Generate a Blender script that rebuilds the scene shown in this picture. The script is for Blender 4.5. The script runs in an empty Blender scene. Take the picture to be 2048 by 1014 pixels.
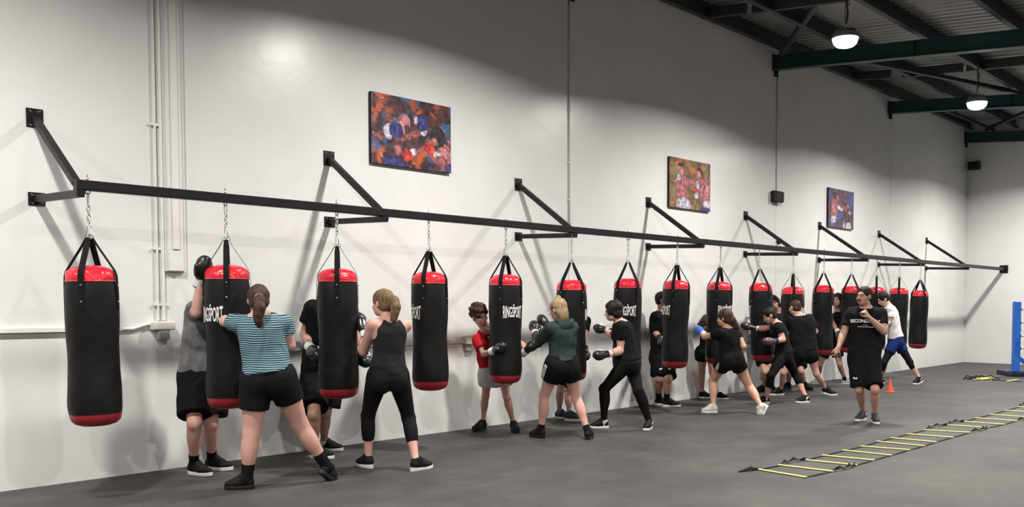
import bpy, math, random
import numpy as np
from mathutils import Vector, Matrix
random.seed(7)
SC = bpy.context.scene
COL = SC.collection
PI = math.pi
def R(a): return math.radians(a)

# ------------------------------------------------------------------ the place, in metres
# x runs along the long wall, y = 0 is the wall face, the hall lies at y < 0, z is up
CAM = np.array([0.0, -8.2, 1.5])
FPX, CX, HOR, TANP = 1790.0, 1150.0, 609.0, 0.042
PIT = math.atan(TANP)
CY = HOR + FPX * TANP
ALPHA = math.atan((2783 - CX) / (FPX / math.cos(PIT)))
FH = np.array([math.cos(ALPHA), math.sin(ALPHA), 0.0])
RT = np.array([math.sin(ALPHA), -math.cos(ALPHA), 0.0])
FW = FH * math.cos(PIT) + np.array([0, 0, -math.sin(PIT)])
UP = np.cross(RT, FW)
RAIL_Y = -0.94

def ray(px, py): return FW + (px - CX) / FPX * RT - (py - CY) / FPX * UP
def on_y(px, py, y=0.0):
    r = ray(px, py); return CAM + r * ((y - CAM[1]) / r[1])
def on_z(px, py, z=0.0):
    r = ray(px, py); return CAM + r * ((z - CAM[2]) / r[2])
def at_d(px, py, Z):
    r = ray(px, py); return CAM + r * (Z / float(r @ FH))
def dep(p): return float((np.asarray(p, float) - CAM) @ FH)
def head_vec(h):            # 0 = to the right of the view, 90 = away from it
    a = R(h); return RT * math.cos(a) + FH * math.sin(a)

# ------------------------------------------------------------------ materials
MAT = {}
def new_mat(name):
    m = bpy.data.materials.new(name); m.use_nodes = True
    nt = m.node_tree; b = nt.nodes['Principled BSDF']
    MAT[name] = m
    return m, nt, b
def N(nt, t, **kw):
    n = nt.nodes.new(t)
    for k, v in kw.items():
        if k in n.inputs: n.inputs[k].default_value = v
        else: setattr(n, k, v)
    return n
def simple(name, col, rough=0.6, metal=0.0, spec=0.5, bump=0.0, scale=40, var=0.0, emit=None, estr=0, vscale=6, sheen=0):
    m, nt, b = new_mat(name)
    b.inputs['Base Color'].default_value = (*col, 1); b.inputs['Roughness'].default_value = rough
    b.inputs['Metallic'].default_value = metal; b.inputs['Specular IOR Level'].default_value = spec
    if sheen: b.inputs['Sheen Weight'].default_value = sheen
    tc = N(nt, 'ShaderNodeTexCoord')
    if var:
        n = N(nt, 'ShaderNodeTexNoise', Scale=vscale, Detail=4.0)
        r = N(nt, 'ShaderNodeMapRange'); r.inputs['From Min'].default_value = .3; r.inputs['From Max'].default_value = .7
        r.inputs['To Min'].default_value = 1 - var; r.inputs['To Max'].default_value = 1 + var
        mx = N(nt, 'ShaderNodeVectorMath', operation='SCALE'); mx.inputs[0].default_value = col
        nt.links.new(tc.outputs['Object'], n.inputs['Vector']); nt.links.new(n.outputs['Fac'], r.inputs['Value'])
        nt.links.new(r.outputs['Result'], mx.inputs['Scale']); nt.links.new(mx.outputs[0], b.inputs['Base Color'])
    if bump:
        n2 = N(nt, 'ShaderNodeTexNoise', Scale=scale, Detail=3.0)
        bp = N(nt, 'ShaderNodeBump', Strength=bump, Distance=0.01)
        nt.links.new(tc.outputs['Object'], n2.inputs['Vector']); nt.links.new(n2.outputs['Fac'], bp.inputs['Height'])
        nt.links.new(bp.outputs['Normal'], b.inputs['Normal'])
    if emit:
        b.inputs['Emission Color'].default_value = (*emit, 1); b.inputs['Emission Strength'].default_value = estr
    return m

# ------------------------------------------------------------------ mesh helpers
class MB:
    def __init__(s): s.v = []; s.f = []; s.m = []
    def add(s, vs, fs, mi=0):
        o = len(s.v); s.v += [tuple(map(float, v)) for v in vs]; s.f += [tuple(o + i for i in f) for f in fs]; s.m += [mi] * len(fs)
    def box(s, c, d, rot=None, mi=0, bev=0.0):
        x, y, z = d[0] / 2, d[1] / 2, d[2] / 2
        if bev <= 0:
            vs = [(a * x, b * y, e * z) for a in (-1, 1) for b in (-1, 1) for e in (-1, 1)]
            fs = [(0, 1, 3, 2), (4, 6, 7, 5), (0, 4, 5, 1), (2, 3, 7, 6), (0, 2, 6, 4), (1, 5, 7, 3)]
        else:
            b_ = min(bev, x * .9, y * .9, z * .9)
            prof = []
            for (sx, sy) in ((1, 1), (-1, 1), (-1, -1), (1, -1)):
                p1, p2 = (sx * x, sy * (y - b_)), (sx * (x - b_), sy * y)
                prof += [p1, p2] if sx * sy > 0 else [p2, p1]
            vs = []
            for zz, ins in ((-z, b_), (-z + b_, 0), (z - b_, 0), (z, b_)):
                for (px, py) in prof: vs.append((px - math.copysign(ins, px) if ins else px, py - math.copysign(ins, py) if ins else py, zz))
            fs = [tuple(range(7, -1, -1)), tuple(range(24, 32))]
            for r_ in range(3):
                for i in range(8): fs.append((r_ * 8 + i, r_ * 8 + (i + 1) % 8, r_ * 8 + 8 + (i + 1) % 8, r_ * 8 + 8 + i))
        M = rot if rot is not None else Matrix.Identity(3)
        s.add([tuple(M @ Vector(v) + Vector(c)) for v in vs], fs, mi)
    def bar(s, a, b, w, h, up=(0, 0, 1), mi=0, bev=0.0):
        a, b = Vector(a), Vector(b); d = (b - a); L = d.length; d.normalize()
        u = Vector(up); sd = d.cross(u)
        if sd.length < 1e-4: sd = d.cross(Vector((1, 0, 0)))
        sd.normalize(); u = sd.cross(d).normalized()
        M = Matrix((d, sd, u)).transposed()
        s.box((a + b) / 2, (L, w, h), M, mi, bev)
    def tube(s, pts, r, n=10, mi=0, closed=False, caps=True):
        pts = [Vector(p) for p in pts]; k = len(pts); rs = r if isinstance(r, (list, tuple)) else [r] * k
        vs = []; prev = None
        for i, p in enumerate(pts):
            if closed: t = pts[(i + 1) % k] - pts[i - 1]
            else: t = pts[min(i + 1, k - 1)] - pts[max(i - 1, 0)]
            t.normalize()
            if prev is None:
                u = t.cross(Vector((0, 0, 1)));
                if u.length < 1e-3: u = t.cross(Vector((1, 0, 0)))
            else: u = prev - t * prev.dot(t)
            u.normalize(); prev = u; w = t.cross(u)
            for j in range(n):
                a = 2 * PI * j / n; vs.append(tuple(p + (u * math.cos(a) + w * math.sin(a)) * rs[i]))
        fs = []
        for i in range(k if closed else k - 1):
            i2 = (i + 1) % k
            for j in range(n): fs.append((i * n + j, i * n + (j + 1) % n, i2 * n + (j + 1) % n, i2 * n + j))
        if caps and not closed: fs += [tuple(range(n - 1, -1, -1)), tuple((k - 1) * n + j for j in range(n))]
        s.add(vs, fs, mi)
    def lathe(s, prof, c=(0, 0, 0), n=32, mi=0, M=None, ph0=0.0):
        vs = []; fs = []
        for (r, z) in prof:
            for j in range(n):
                a = 2 * PI * j / n + ph0; vs.append((r * math.cos(a), r * math.sin(a), z))
        for i in range(len(prof) - 1):
            for j in range(n): fs.append((i * n + j, i * n + (j + 1) % n, (i + 1) * n + (j + 1) % n, (i + 1) * n + j))
        fs += [tuple(range(n - 1, -1, -1)), tuple((len(prof) - 1) * n + j for j in range(n))]
        c = Vector(c)
        s.add([tuple((M @ Vector(v) if M else Vector(v)) + c) for v in vs], fs, mi)
    def build(s, name, mats, parent=None, smooth=False, loc=None, auto=None):
        me = bpy.data.meshes.new(name); me.from_pydata(s.v, [], s.f)
        if not isinstance(mats, (list, tuple)): mats = [mats]
        for m in mats: me.materials.append(m)
        me.polygons.foreach_set('material_index', s.m)
        if smooth: me.polygons.foreach_set('use_smooth', [True] * len(s.f))
        me.update()
        if smooth and auto: me.set_sharp_from_angle(angle=R(auto))
        return link(name, me, parent, loc)
def link(name, me, parent=None, loc=None):
    o = bpy.data.objects.new(name, me); COL.objects.link(o)
    if parent is not None: o.parent = parent
    if loc is not None: o.location = loc
    return o
def thing(name, label, cat, loc=(0, 0, 0), group=None, rz=0):
    o = bpy.data.objects.new(name, None); COL.objects.link(o); o.location = Vector([float(v) for v in loc]); o.rotation_euler.z = rz
    return tag(o, label, cat, group)
def tag(o, label, cat, group=None):
    o['label'] = label; o['category'] = cat
    if group: o['group'] = group
    return o
def struct(o): o['kind'] = 'structure'; return o
def dup(root, loc, label=None, group=None, rot=None):
    r = root.copy(); COL.objects.link(r); r.location = Vector([float(v) for v in loc])
    if rot is not None: r.rotation_euler = rot
    if label: r['label'] = label
    if group: r['group'] = group
    for ch in list(root.children):
        c = ch.copy(); COL.objects.link(c); c.parent = r
        for g in list(ch.children):
            d = g.copy(); COL.objects.link(d); d.parent = c
    return r
def txt_mesh(s, size, bold=0.0, extr=0.0):
    cu = bpy.data.curves.new('t', 'FONT'); cu.body = s; cu.size = size; cu.align_x = 'CENTER'; cu.offset = bold; cu.extrude = extr; cu.resolution_u = 3
    ob = bpy.data.objects.new('t', cu); COL.objects.link(ob)
    dg = bpy.context.evaluated_depsgraph_get(); dg.update()
    me = bpy.data.meshes.new_from_object(ob.evaluated_get(dg))
    vs = [tuple(v.co) for v in me.vertices]; fs = [tuple(p.vertices) for p in me.polygons]
    bpy.data.objects.remove(ob); bpy.data.curves.remove(cu); bpy.data.meshes.remove(me)
    return vs, fs
def split_long(vs, fs, step):      # cut long edges so flat lettering can follow a curved cloth or vinyl
    import bmesh
    bm = bmesh.new(); vv = [bm.verts.new(v) for v in vs]
    for f in fs:
        try: bm.faces.new([vv[i] for i in f])
        except ValueError: pass
    x0 = min(v[0] for v in vs); x1 = max(v[0] for v in vs); k = int((x1 - x0) / step) + 1
    for i in range(1, k):
        bmesh.ops.bisect_plane(bm, geom=bm.verts[:] + bm.edges[:] + bm.faces[:], plane_co=(x0 + i * step, 0, 0), plane_no=(1, 0, 0))
    bm.verts.index_update()
    r = [tuple(v.co) for v in bm.verts], [tuple(v.index for v in f.verts) for f in bm.faces]
    bm.free(); return r

# ------------------------------------------------------------------ smooth bodies: a distance field turned into one closed skin
def smin(a, b, k):
    h = np.maximum(k - np.abs(a - b), 0) / k; return np.minimum(a, b) - h * h * k * .25
def smax(a, b, k): return -smin(-a, -b, k)
class Field:
    def __init__(s, lo, hi, h, fine=(), hf=None):
        s.h = h; ax = []
        for i in range(3):
            x = lo[i]; L = [x]
            while x < hi[i]:
                st = h
                for (fl, fh) in fine:
                    if fl[i] - h < x < fh[i]: st = hf
                x += st; L.append(x)
            ax.append(np.array(L, dtype=np.float32))
        s.ax = ax; s.F = np.full([len(a) for a in ax], .12, np.float32)
    def blk(s, lo, hi, m):
        sl = []; 
        for i in range(3):
            a = int(np.searchsorted(s.ax[i], lo[i] - m)); b = int(np.searchsorted(s.ax[i], hi[i] + m))
            sl.append(slice(a, b))
        X = s.ax[0][sl[0]][:, None, None]; Y = s.ax[1][sl[1]][None, :, None]; Z = s.ax[2][sl[2]][None, None, :]
        return tuple(sl), X, Y, Z
    def add(s, p, k=.02):
        fn, lo, hi = p; sl, X, Y, Z = s.blk(lo, hi, k + 2.5 * s.h)
        if 0 in s.F[sl].shape: return
        s.F[sl] = smin(s.F[sl], fn(X, Y, Z), k)
    def sub(s, p, k=.012):
        fn, lo, hi = p; sl, X, Y, Z = s.blk(lo, hi, k + 2.5 * s.h)
        if 0 in s.F[sl].shape: return
        s.F[sl] = smax(s.F[sl], -fn(X, Y, Z), k)
    def clip(s, pt, n, k=.006):       # keep the side the normal points away from
        X, Y, Z = s.ax[0][:, None, None], s.ax[1][None, :, None], s.ax[2][None, None, :]
        s.F = smax(s.F, ((X - pt[0]) * n[0] + (Y - pt[1]) * n[1] + (Z - pt[2]) * n[2]).astype(np.float32), k)
    def noise(s, amp, freq, seed=0, stretch=(1, 1, 1)):
        rg = np.random.RandomState(seed); X, Y, Z = s.ax[0][:, None, None], s.ax[1][None, :, None], s.ax[2][None, None, :]
        t = 0
        for i in range(5):
            w = rg.normal(size=3); w = w / np.linalg.norm(w) * freq * (0.7 + .5 * i) * np.array(stretch); ph = rg.uniform(0, 6.3)
            t = t + np.sin(X * w[0] + Y * w[1] + Z * w[2] + ph + 1.3 * np.sin(X * w[1] * .6 + Z * w[0] * .5 + ph)) / (1 + .5 * i)
        s.F = s.F + (amp * t * .5).astype(np.float32)
    def mesh(s, name, mat, parent=None, extra=()):
        F = s.F; S = F < 0
        n = F.shape; a = slice(None, -1); b = slice(1, None)
        c8 = [(i, j, k) for i in (0, 1) for j in (0, 1) for k in (0, 1)]
        g = lambda A, c: A[tuple(b if q else a for q in c)]
        allv = np.ones([q - 1 for q in n], bool); anyv = np.zeros([q - 1 for q in n], bool)
        for c in c8: allv &= g(S, c); anyv |= g(S, c)
        mask = anyv & ~allv; idx = np.full(mask.shape, -1, np.int64); I, J, K = np.nonzero(mask); idx[I, J, K] = np.arange(len(I))
        if len(I) == 0: return None
        val = {c: F[I + c[0], J + c[1], K + c[2]] for c in c8}
        pos = np.zeros((len(I), 3)); cnt = np.zeros(len(I))
        for c in c8:
            for d in range(3):
                if c[d] == 0:
                    e = list(c); e[d] = 1; e = tuple(e); fa, fb = val[c], val[e]; cr = (fa < 0) != (fb < 0)
                    t = np.where(cr, fa / np.where(fa == fb, 1, fa - fb), 0)
                    for q in range(3): pos[:, q] += np.where(cr, c[q] + (t if q == d else 0), 0)
                    cnt += cr
        pos /= cnt[:, None]; P = np.empty_like(pos)
        for q, (A, ii) in enumerate(zip(s.ax, (I, J, K))): P[:, q] = A[ii] + pos[:, q] * (A[ii + 1] - A[ii])
        quads = []
        for d in range(3):
            sa = [slice(None)] * 3; sb = [slice(None)] * 3; sa[d] = a; sb[d] = b
            ch = S[tuple(sa)] != S[tuple(sb)]; o1, o2 = [q for q in range(3) if q != d]
            i = list(np.nonzero(ch)); ok = (i[o1] > 0) & (i[o2] > 0) & (i[o1] < n[o1] - 1) & (i[o2] < n[o2] - 1); i = [q[ok] for q in i]
            ins = S[tuple(sa)][tuple(i)]
            def cell(p, q):
                t = [x.copy() for x in i]; t[o1] = t[o1] - p; t[o2] = t[o2] - q; return idx[tuple(t)]
            q4 = np.stack([cell(1, 1), cell(0, 1), cell(0, 0), cell(1, 0)], 1)
            flip = ins if d != 1 else ~ins
            q4[~flip] = q4[~flip][:, ::-1]; quads.append(q4)
        Q = np.concatenate(quads)
        # light relaxation
        for it in range(2):
            acc = np.zeros_like(P); c2 = np.zeros(len(P))
            for e in range(4):
                u, v = Q[:, e], Q[:, (e + 1) % 4]
                for q in range(3): acc[:, q] += np.bincount(u, P[v, q], len(P)) + np.bincount(v, P[u, q], len(P))
                c2 += np.bincount(u, minlength=len(P)) + np.bincount(v, minlength=len(P))
            P = P * .5 + .5 * acc / np.maximum(c2, 1)[:, None]
        me = bpy.data.meshes.new(name); me.vertices.add(len(P)); me.vertices.foreach_set('co', P.astype(np.float32).ravel())
        me.loops.add(len(Q) * 4); me.loops.foreach_set('vertex_index', Q.astype(np.int32).ravel())
        me.polygons.add(len(Q)); me.polygons.foreach_set('loop_start', np.arange(0, len(Q) * 4, 4, dtype=np.int32))
        me.update(calc_edges=True); me.polygons.foreach_set('use_smooth', np.ones(len(Q), bool)); me.materials.append(mat)
        for m in extra: me.materials.append(m)
        me.update()
        return link(name, me, parent)

def A_(v): return np.asarray(v, float)
def nrm(v): v = A_(v); return v / (np.linalg.norm(v) + 1e-9)
def limb(a, b, rs, cut0=None, cut1=None, flat=None):
    """round limb from a to b, radii along it; optional flat cuts at fractions; flat = (axis, factor)"""
    a, b = A_(a), A_(b); ba = b - a; L2 = float(ba @ ba) + 1e-9; L = math.sqrt(L2); rs = list(rs); xs = np.linspace(0, 1, len(rs)); r = max(rs)
    if flat is not None: fa = nrm(flat[0]); ff = flat[1]
    def fn(X, Y, Z):
        px, py, pz = X - a[0], Y - a[1], Z - a[2]; t0 = (px * ba[0] + py * ba[1] + pz * ba[2]) / L2; t = np.clip(t0, 0, 1)
        qx, qy, qz = px - ba[0] * t, py - ba[1] * t, pz - ba[2] * t
        if flat is not None:
            e = qx * fa[0] + qy * fa[1] + qz * fa[2]; g = e * (1 / ff - 1); qx, qy, qz = qx + g * fa[0], qy + g * fa[1], qz + g * fa[2]
        d = np.sqrt(qx * qx + qy * qy + qz * qz) - np.interp(t, xs, rs)
        if flat is not None: d = d * min(1, ff) 
        if cut1 is not None: d = smax(d, (t0 - cut1) * L, .006)
        if cut0 is not None: d = smax(d, (cut0 - t0) * L, .006)
        return d.astype(np.float32)
    return fn, np.minimum(a, b) - r * 1.3, np.maximum(a, b) + r * 1.3
def ell(c, M, r):
    """ellipsoid: centre, 3 axis rows, radii"""
    c = A_(c); M = A_(M); r = A_(r); rm = float(max(r))
    def fn(X, Y, Z):
        px, py, pz = X - c[0], Y - c[1], Z - c[2]
        q = [(px * M[i][0] + py * M[i][1] + pz * M[i][2]) / r[i] for i in range(3)]
        k0 = np.sqrt(q[0] ** 2 + q[1] ** 2 + q[2] ** 2); k1 = np.sqrt((q[0] / r[0]) ** 2 + (q[1] / r[1]) ** 2 + (q[2] / r[2]) ** 2) + 1e-6
        return (k0 * (k0 - 1) / k1).astype(np.float32)
    return fn, c - rm, c + rm
def loft(P0, P1, l0, l1, prof, off=0.0, bend=0.0, lo_t=None, hi_t=None):
    """trunk: elliptic sections (t, half width, half depth) along P0-P1; lateral axis turns from l0 to l1"""
    P0, P1 = A_(P0), A_(P1); ax = P1 - P0; L = np.linalg.norm(ax); ax = ax / L
    l0 = nrm(A_(l0) - ax * (A_(l0) @ ax)); l1 = nrm(A_(l1) - ax * (A_(l1) @ ax))
    ts = [p[0] for p in prof]; ws = [p[1] + off for p in prof]; ds = [p[2] + off for p in prof]; fs_ = [p[3] if len(p) > 3 else 0 for p in prof]
    t_lo, t_hi = ts[0], ts[-1]
    def fn(X, Y, Z):
        px, py, pz = X - P0[0], Y - P0[1], Z - P0[2]; t = (px * ax[0] + py * ax[1] + pz * ax[2]) / L; tc = np.clip(t, t_lo, t_hi)
        m = np.clip(tc, 0, 1); lx, ly, lz = [l0[i] * (1 - m) + l1[i] * m for i in range(3)]
        n = np.sqrt(lx * lx + ly * ly + lz * lz); lx, ly, lz = lx / n, ly / n, lz / n
        fx, fy, fz = ax[1] * lz - ax[2] * ly, ax[2] * lx - ax[0] * lz, ax[0] * ly - ax[1] * lx   # front
        w = np.interp(tc, ts, ws); d = np.interp(tc, ts, ds); fo = np.interp(tc, ts, fs_) + bend * 4 * m * (1 - m)
        a = px * lx + py * ly + pz * lz; b = px * fx + py * fy + pz * fz - fo
        e = 1.12
        qa, qb = np.abs(a / w), np.abs(b / d); q = (qa ** (2 * e) + qb ** (2 * e)) ** (.5 / e)
        k1 = np.sqrt((a / w / w) ** 2 + (b / d / d) ** 2) + 1e-5; k0 = np.sqrt(qa * qa + qb * qb)
        D = np.clip((q - 1) * k0 / k1, -.1, .3)
        ov = np.abs(t - tc) * L
        D = np.where(ov > 0, np.sqrt(np.maximum(D, 0) ** 2 + ov ** 2), D)
        if lo_t is not None: D = smax(D, (lo_t - t) * L, .006)
        if hi_t is not None: D = smax(D, (t - hi_t) * L, .006)
        return D.astype(np.float32)
    r = max(max(ws), max(ds)) + abs(bend)
    e0, e1 = P0 + ax * L * t_lo, P0 + ax * L * t_hi
    return fn, np.minimum(e0, e1) - r, np.maximum(e0, e1) + r
# ------------------------------------------------------------------ surfaces of the hall
def wall_mat():
    m, nt, b = new_mat('wall_paint'); L = nt.links
    tc = N(nt, 'ShaderNodeTexCoord')
    n1 = N(nt, 'ShaderNodeTexNoise', Scale=.9, Detail=5.0); L.new(tc.outputs['Object'], n1.inputs['Vector'])
    r = N(nt, 'ShaderNodeValToRGB'); r.color_ramp.elements[0].color = (.69, .685, .68, 1); r.color_ramp.elements[1].color = (.755, .75, .745, 1)
    r.color_ramp.elements[0].position = .35; r.color_ramp.elements[1].position = .65
    L.new(n1.outputs['Fac'], r.inputs[0])
    n3 = N(nt, 'ShaderNodeTexNoise', Scale=9, Detail=6.0); L.new(tc.outputs['Object'], n3.inputs['Vector'])   # small scuffs
    r3 = N(nt, 'ShaderNodeMapRange'); r3.inputs['From Min'].default_value = .70; r3.inputs['From Max'].default_value = .8; r3.inputs['To Min'].default_value = 0; r3.inputs['To Max'].default_value = .35
    L.new(n3.outputs['Fac'], r3.inputs['Value'])
    mx = N(nt, 'ShaderNodeMixRGB'); mx.inputs[2].default_value = (.5, .48, .46, 1); L.new(r3.outputs[0], mx.inputs[0]); L.new(r.outputs[0], mx.inputs[1])
    L.new(mx.outputs[0], b.inputs['Base Color'])
    b.inputs['Roughness'].default_value = .30; b.inputs['Specular IOR Level'].default_value = .5
    n2 = N(nt, 'ShaderNodeTexNoise', Scale=2.2, Detail=6.0); L.new(tc.outputs['Object'], n2.inputs['Vector'])
    bp = N(nt, 'ShaderNodeBump', Strength=.12, Distance=.03); L.new(n2.outputs['Fac'], bp.inputs['Height']); L.new(bp.outputs[0], b.inputs['Normal'])
    return m
def floor_mat():
    m, nt, b = new_mat('rubber_floor'); L = nt.links
    tc = N(nt, 'ShaderNodeTexCoord')
    n1 = N(nt, 'ShaderNodeTexNoise', Scale=.7, Detail=6.0, Roughness=.6); L.new(tc.outputs['Object'], n1.inputs['Vector'])
    r = N(nt, 'ShaderNodeValToRGB'); e = r.color_ramp.elements
    e[0].position = .3; e[0].color = (.028, .027, .027, 1); e[1].position = .72; e[1].color = (.064, .061, .057, 1)
    L.new(n1.outputs['Fac'], r.inputs[0])
    n2 = N(nt, 'ShaderNodeTexNoise', Scale=260, Detail=2.0); L.new(tc.outputs['Object'], n2.inputs['Vector'])     # rubber flecks
    mr = N(nt, 'ShaderNodeMapRange'); mr.inputs['From Min'].default_value = .35; mr.inputs['From Max'].default_value = .7; mr.inputs['To Min'].default_value = .75; mr.inputs['To Max'].default_value = 1.3
    L.new(n2.outputs['Fac'], mr.inputs['Value'])
    n4 = N(nt, 'ShaderNodeTexNoise', Scale=2.3, Detail=5.0, Roughness=.7); L.new(tc.outputs['Object'], n4.inputs['Vector'])   # dusty patches
    m4 = N(nt, 'ShaderNodeMapRange'); m4.inputs['From Min'].default_value = .4; m4.inputs['From Max'].default_value = .75; m4.inputs['To Min'].default_value = .88; m4.inputs['To Max'].default_value = 1.35
    L.new(n4.outputs['Fac'], m4.inputs['Value'])
    mm = N(nt, 'ShaderNodeMath', operation='MULTIPLY'); L.new(mr.outputs[0], mm.inputs[0]); L.new(m4.outputs[0], mm.inputs[1])
    # joints between the one-metre interlocking mats, waved like puzzle edges
    sx = N(nt, 'ShaderNodeSeparateXYZ'); L.new(tc.outputs['Object'], sx.inputs[0])
    def joint(main, other, off):
        w = N(nt, 'ShaderNodeMath', operation='MULTIPLY'); w.inputs[1].default_value = 2 * PI / .09; L.new(sx.outputs[other], w.inputs[0])
        s_ = N(nt, 'ShaderNodeMath', operation='SINE'); L.new(w.outputs[0], s_.inputs[0])
        a = N(nt, 'ShaderNodeMath', operation='MULTIPLY_ADD'); a.inputs[1].default_value = .016; a.inputs[2].default_value = off; L.new(s_.outputs[0], a.inputs[0])
        t = N(nt, 'ShaderNodeMath', operation='ADD'); L.new(sx.outputs[main], t.inputs[0]); L.new(a.outputs[0], t.inputs[1])
        f = N(nt, 'ShaderNodeMath', operation='PINGPONG'); f.inputs[1].default_value = .5; L.new(t.outputs[0], f.inputs[0])
        c = N(nt, 'ShaderNodeMath', operation='LESS_THAN'); c.inputs[1].default_value = .0035; L.new(f.outputs[0], c.inputs[0]); return c
    j1, j2 = joint('X', 'Y', .3), joint('Y', 'X', .55)
    jm = N(nt, 'ShaderNodeMath', operation='MAXIMUM'); L.new(j1.outputs[0], jm.inputs[0]); L.new(j2.outputs[0], jm.inputs[1])
    js = N(nt, 'ShaderNodeMath', operation='MULTIPLY_ADD'); js.inputs[1].default_value = -.45; js.inputs[2].default_value = 1; L.new(jm.outputs[0], js.inputs[0])
    m5 = N(nt, 'ShaderNodeMath', operation='MULTIPLY'); L.new(mm.outputs[0], m5.inputs[0]); L.new(js.outputs[0], m5.inputs[1])
    sc = N(nt, 'ShaderNodeVectorMath', operation='SCALE'); L.new(r.outputs[0], sc.inputs[0]); L.new(m5.outputs[0], sc.inputs['Scale'])
    L.new(sc.outputs[0], b.inputs['Base Color'])
    b.inputs['Roughness'].default_value = .6; b.inputs['Specular IOR Level'].default_value = .42
    bp = N(nt, 'ShaderNodeBump', Strength=.25, Distance=.004); L.new(n2.outputs['Fac'], bp.inputs['Height']); L.new(bp.outputs[0], b.inputs['Normal'])
    return m
WALL = wall_mat(); FLOOR = floor_mat()
FARW = simple('grey_far_wall_paint', (.11, .11, .115), .7)
JOINT = simple('joint_sealant', (.5, .49, .47), .7)
ROOF = simple('corrugated_steel', (.30, .31, .30), .5, .35, var=.12, vscale=1.5)
PURL = simple('galvanised_purlin', (.055, .06, .068), .55, .3, var=.15)
BEAM = simple('green_painted_steel', (.012, .055, .058), .45, bump=.1)
BLK = simple('black_powder_coat', (.008, .008, .009), .42, spec=.28, bump=.12, scale=300)
STEEL = simple('zinc_steel', (.55, .54, .52), .3, 1.0)
GREYP = simple('grey_cable', (.2, .2, .2), .5)
WPL = simple('white_plastic', (.74, .73, .70), .45)
CREAM = simple('cream_plastic', (.70, .68, .62), .5)
DBLUE = simple('ring_blue_paint', (.015, .13, .55), .4)
NAVY = simple('navy_vinyl', (.008, .012, .035), .4)
GREY_LCD = simple('dark_display', (.035, .012, .016), .25)
LX0, LX1, RY = -4.0, 24.05, -16.5
SLOPE = .092
def rz(y, z0=6.05): return z0 + SLOPE * y      # roof falls away from the long wall

def build_shell():
    m = MB(); m.box(((LX0 + LX1) / 2, RY / 2 + .1, -.05), (LX1 - LX0 + .6, -RY + .8, .1)); struct(m.build('floor', FLOOR))
    # long wall of tilt-up panels with narrow sealed joints
    xs = [LX0, -1.9, 8.87, 14.34, 19.27, LX1]
    m = MB(); m.box(((LX0 + LX1) / 2, .11, 3.2), (LX1 - LX0, .2, 6.5), mi=1)
    for a, b in zip(xs[:-1], xs[1:]): m.box(((a + b) / 2, .05, 3.2), (b - a - .016, .1, 6.5), mi=0)
    struct(m.build('wall_left', [WALL, JOINT]))
    m = MB(); m.box((LX1 + .1, RY / 2, 3.2), (.2, -RY + .5, 6.5)); struct(m.build('wall_back', WALL))
    m = MB(); m.box((LX0 - .1, RY / 2, 3.2), (.2, -RY + .5, 6.5)); struct(m.build('wall_front', FARW))
    m = MB(); m.box(((LX0 + LX1) / 2, RY - .1, 3.2), (LX1 - LX0 + .4, .2, 6.5)); struct(m.build('wall_right', FARW))
    # corrugated roof, ribs run square to the long wall
    m = MB(); pts = []; x = LX0 - .2; p = .19
    while x < LX1 + .3: pts += [(x, 0), (x + .085, 0), (x + .105, .028), (x + .165, .028)]; x += p
    vs = []; 
    for (px, dz) in pts:
        for y in (.25, RY - .2): vs += [(px, y, rz(y, 6.24) + dz), (px, y, rz(y, 6.24) + dz + .004)]
    k = len(pts); fs = []
    for i in range(k - 1): fs += [(i * 4, i * 4 + 2, i * 4 + 6, i * 4 + 4), (i * 4 + 1, i * 4 + 5, i * 4 + 7, i * 4 + 3)]
    m.add(vs, fs); struct(m.build('ceiling', ROOF))

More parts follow.
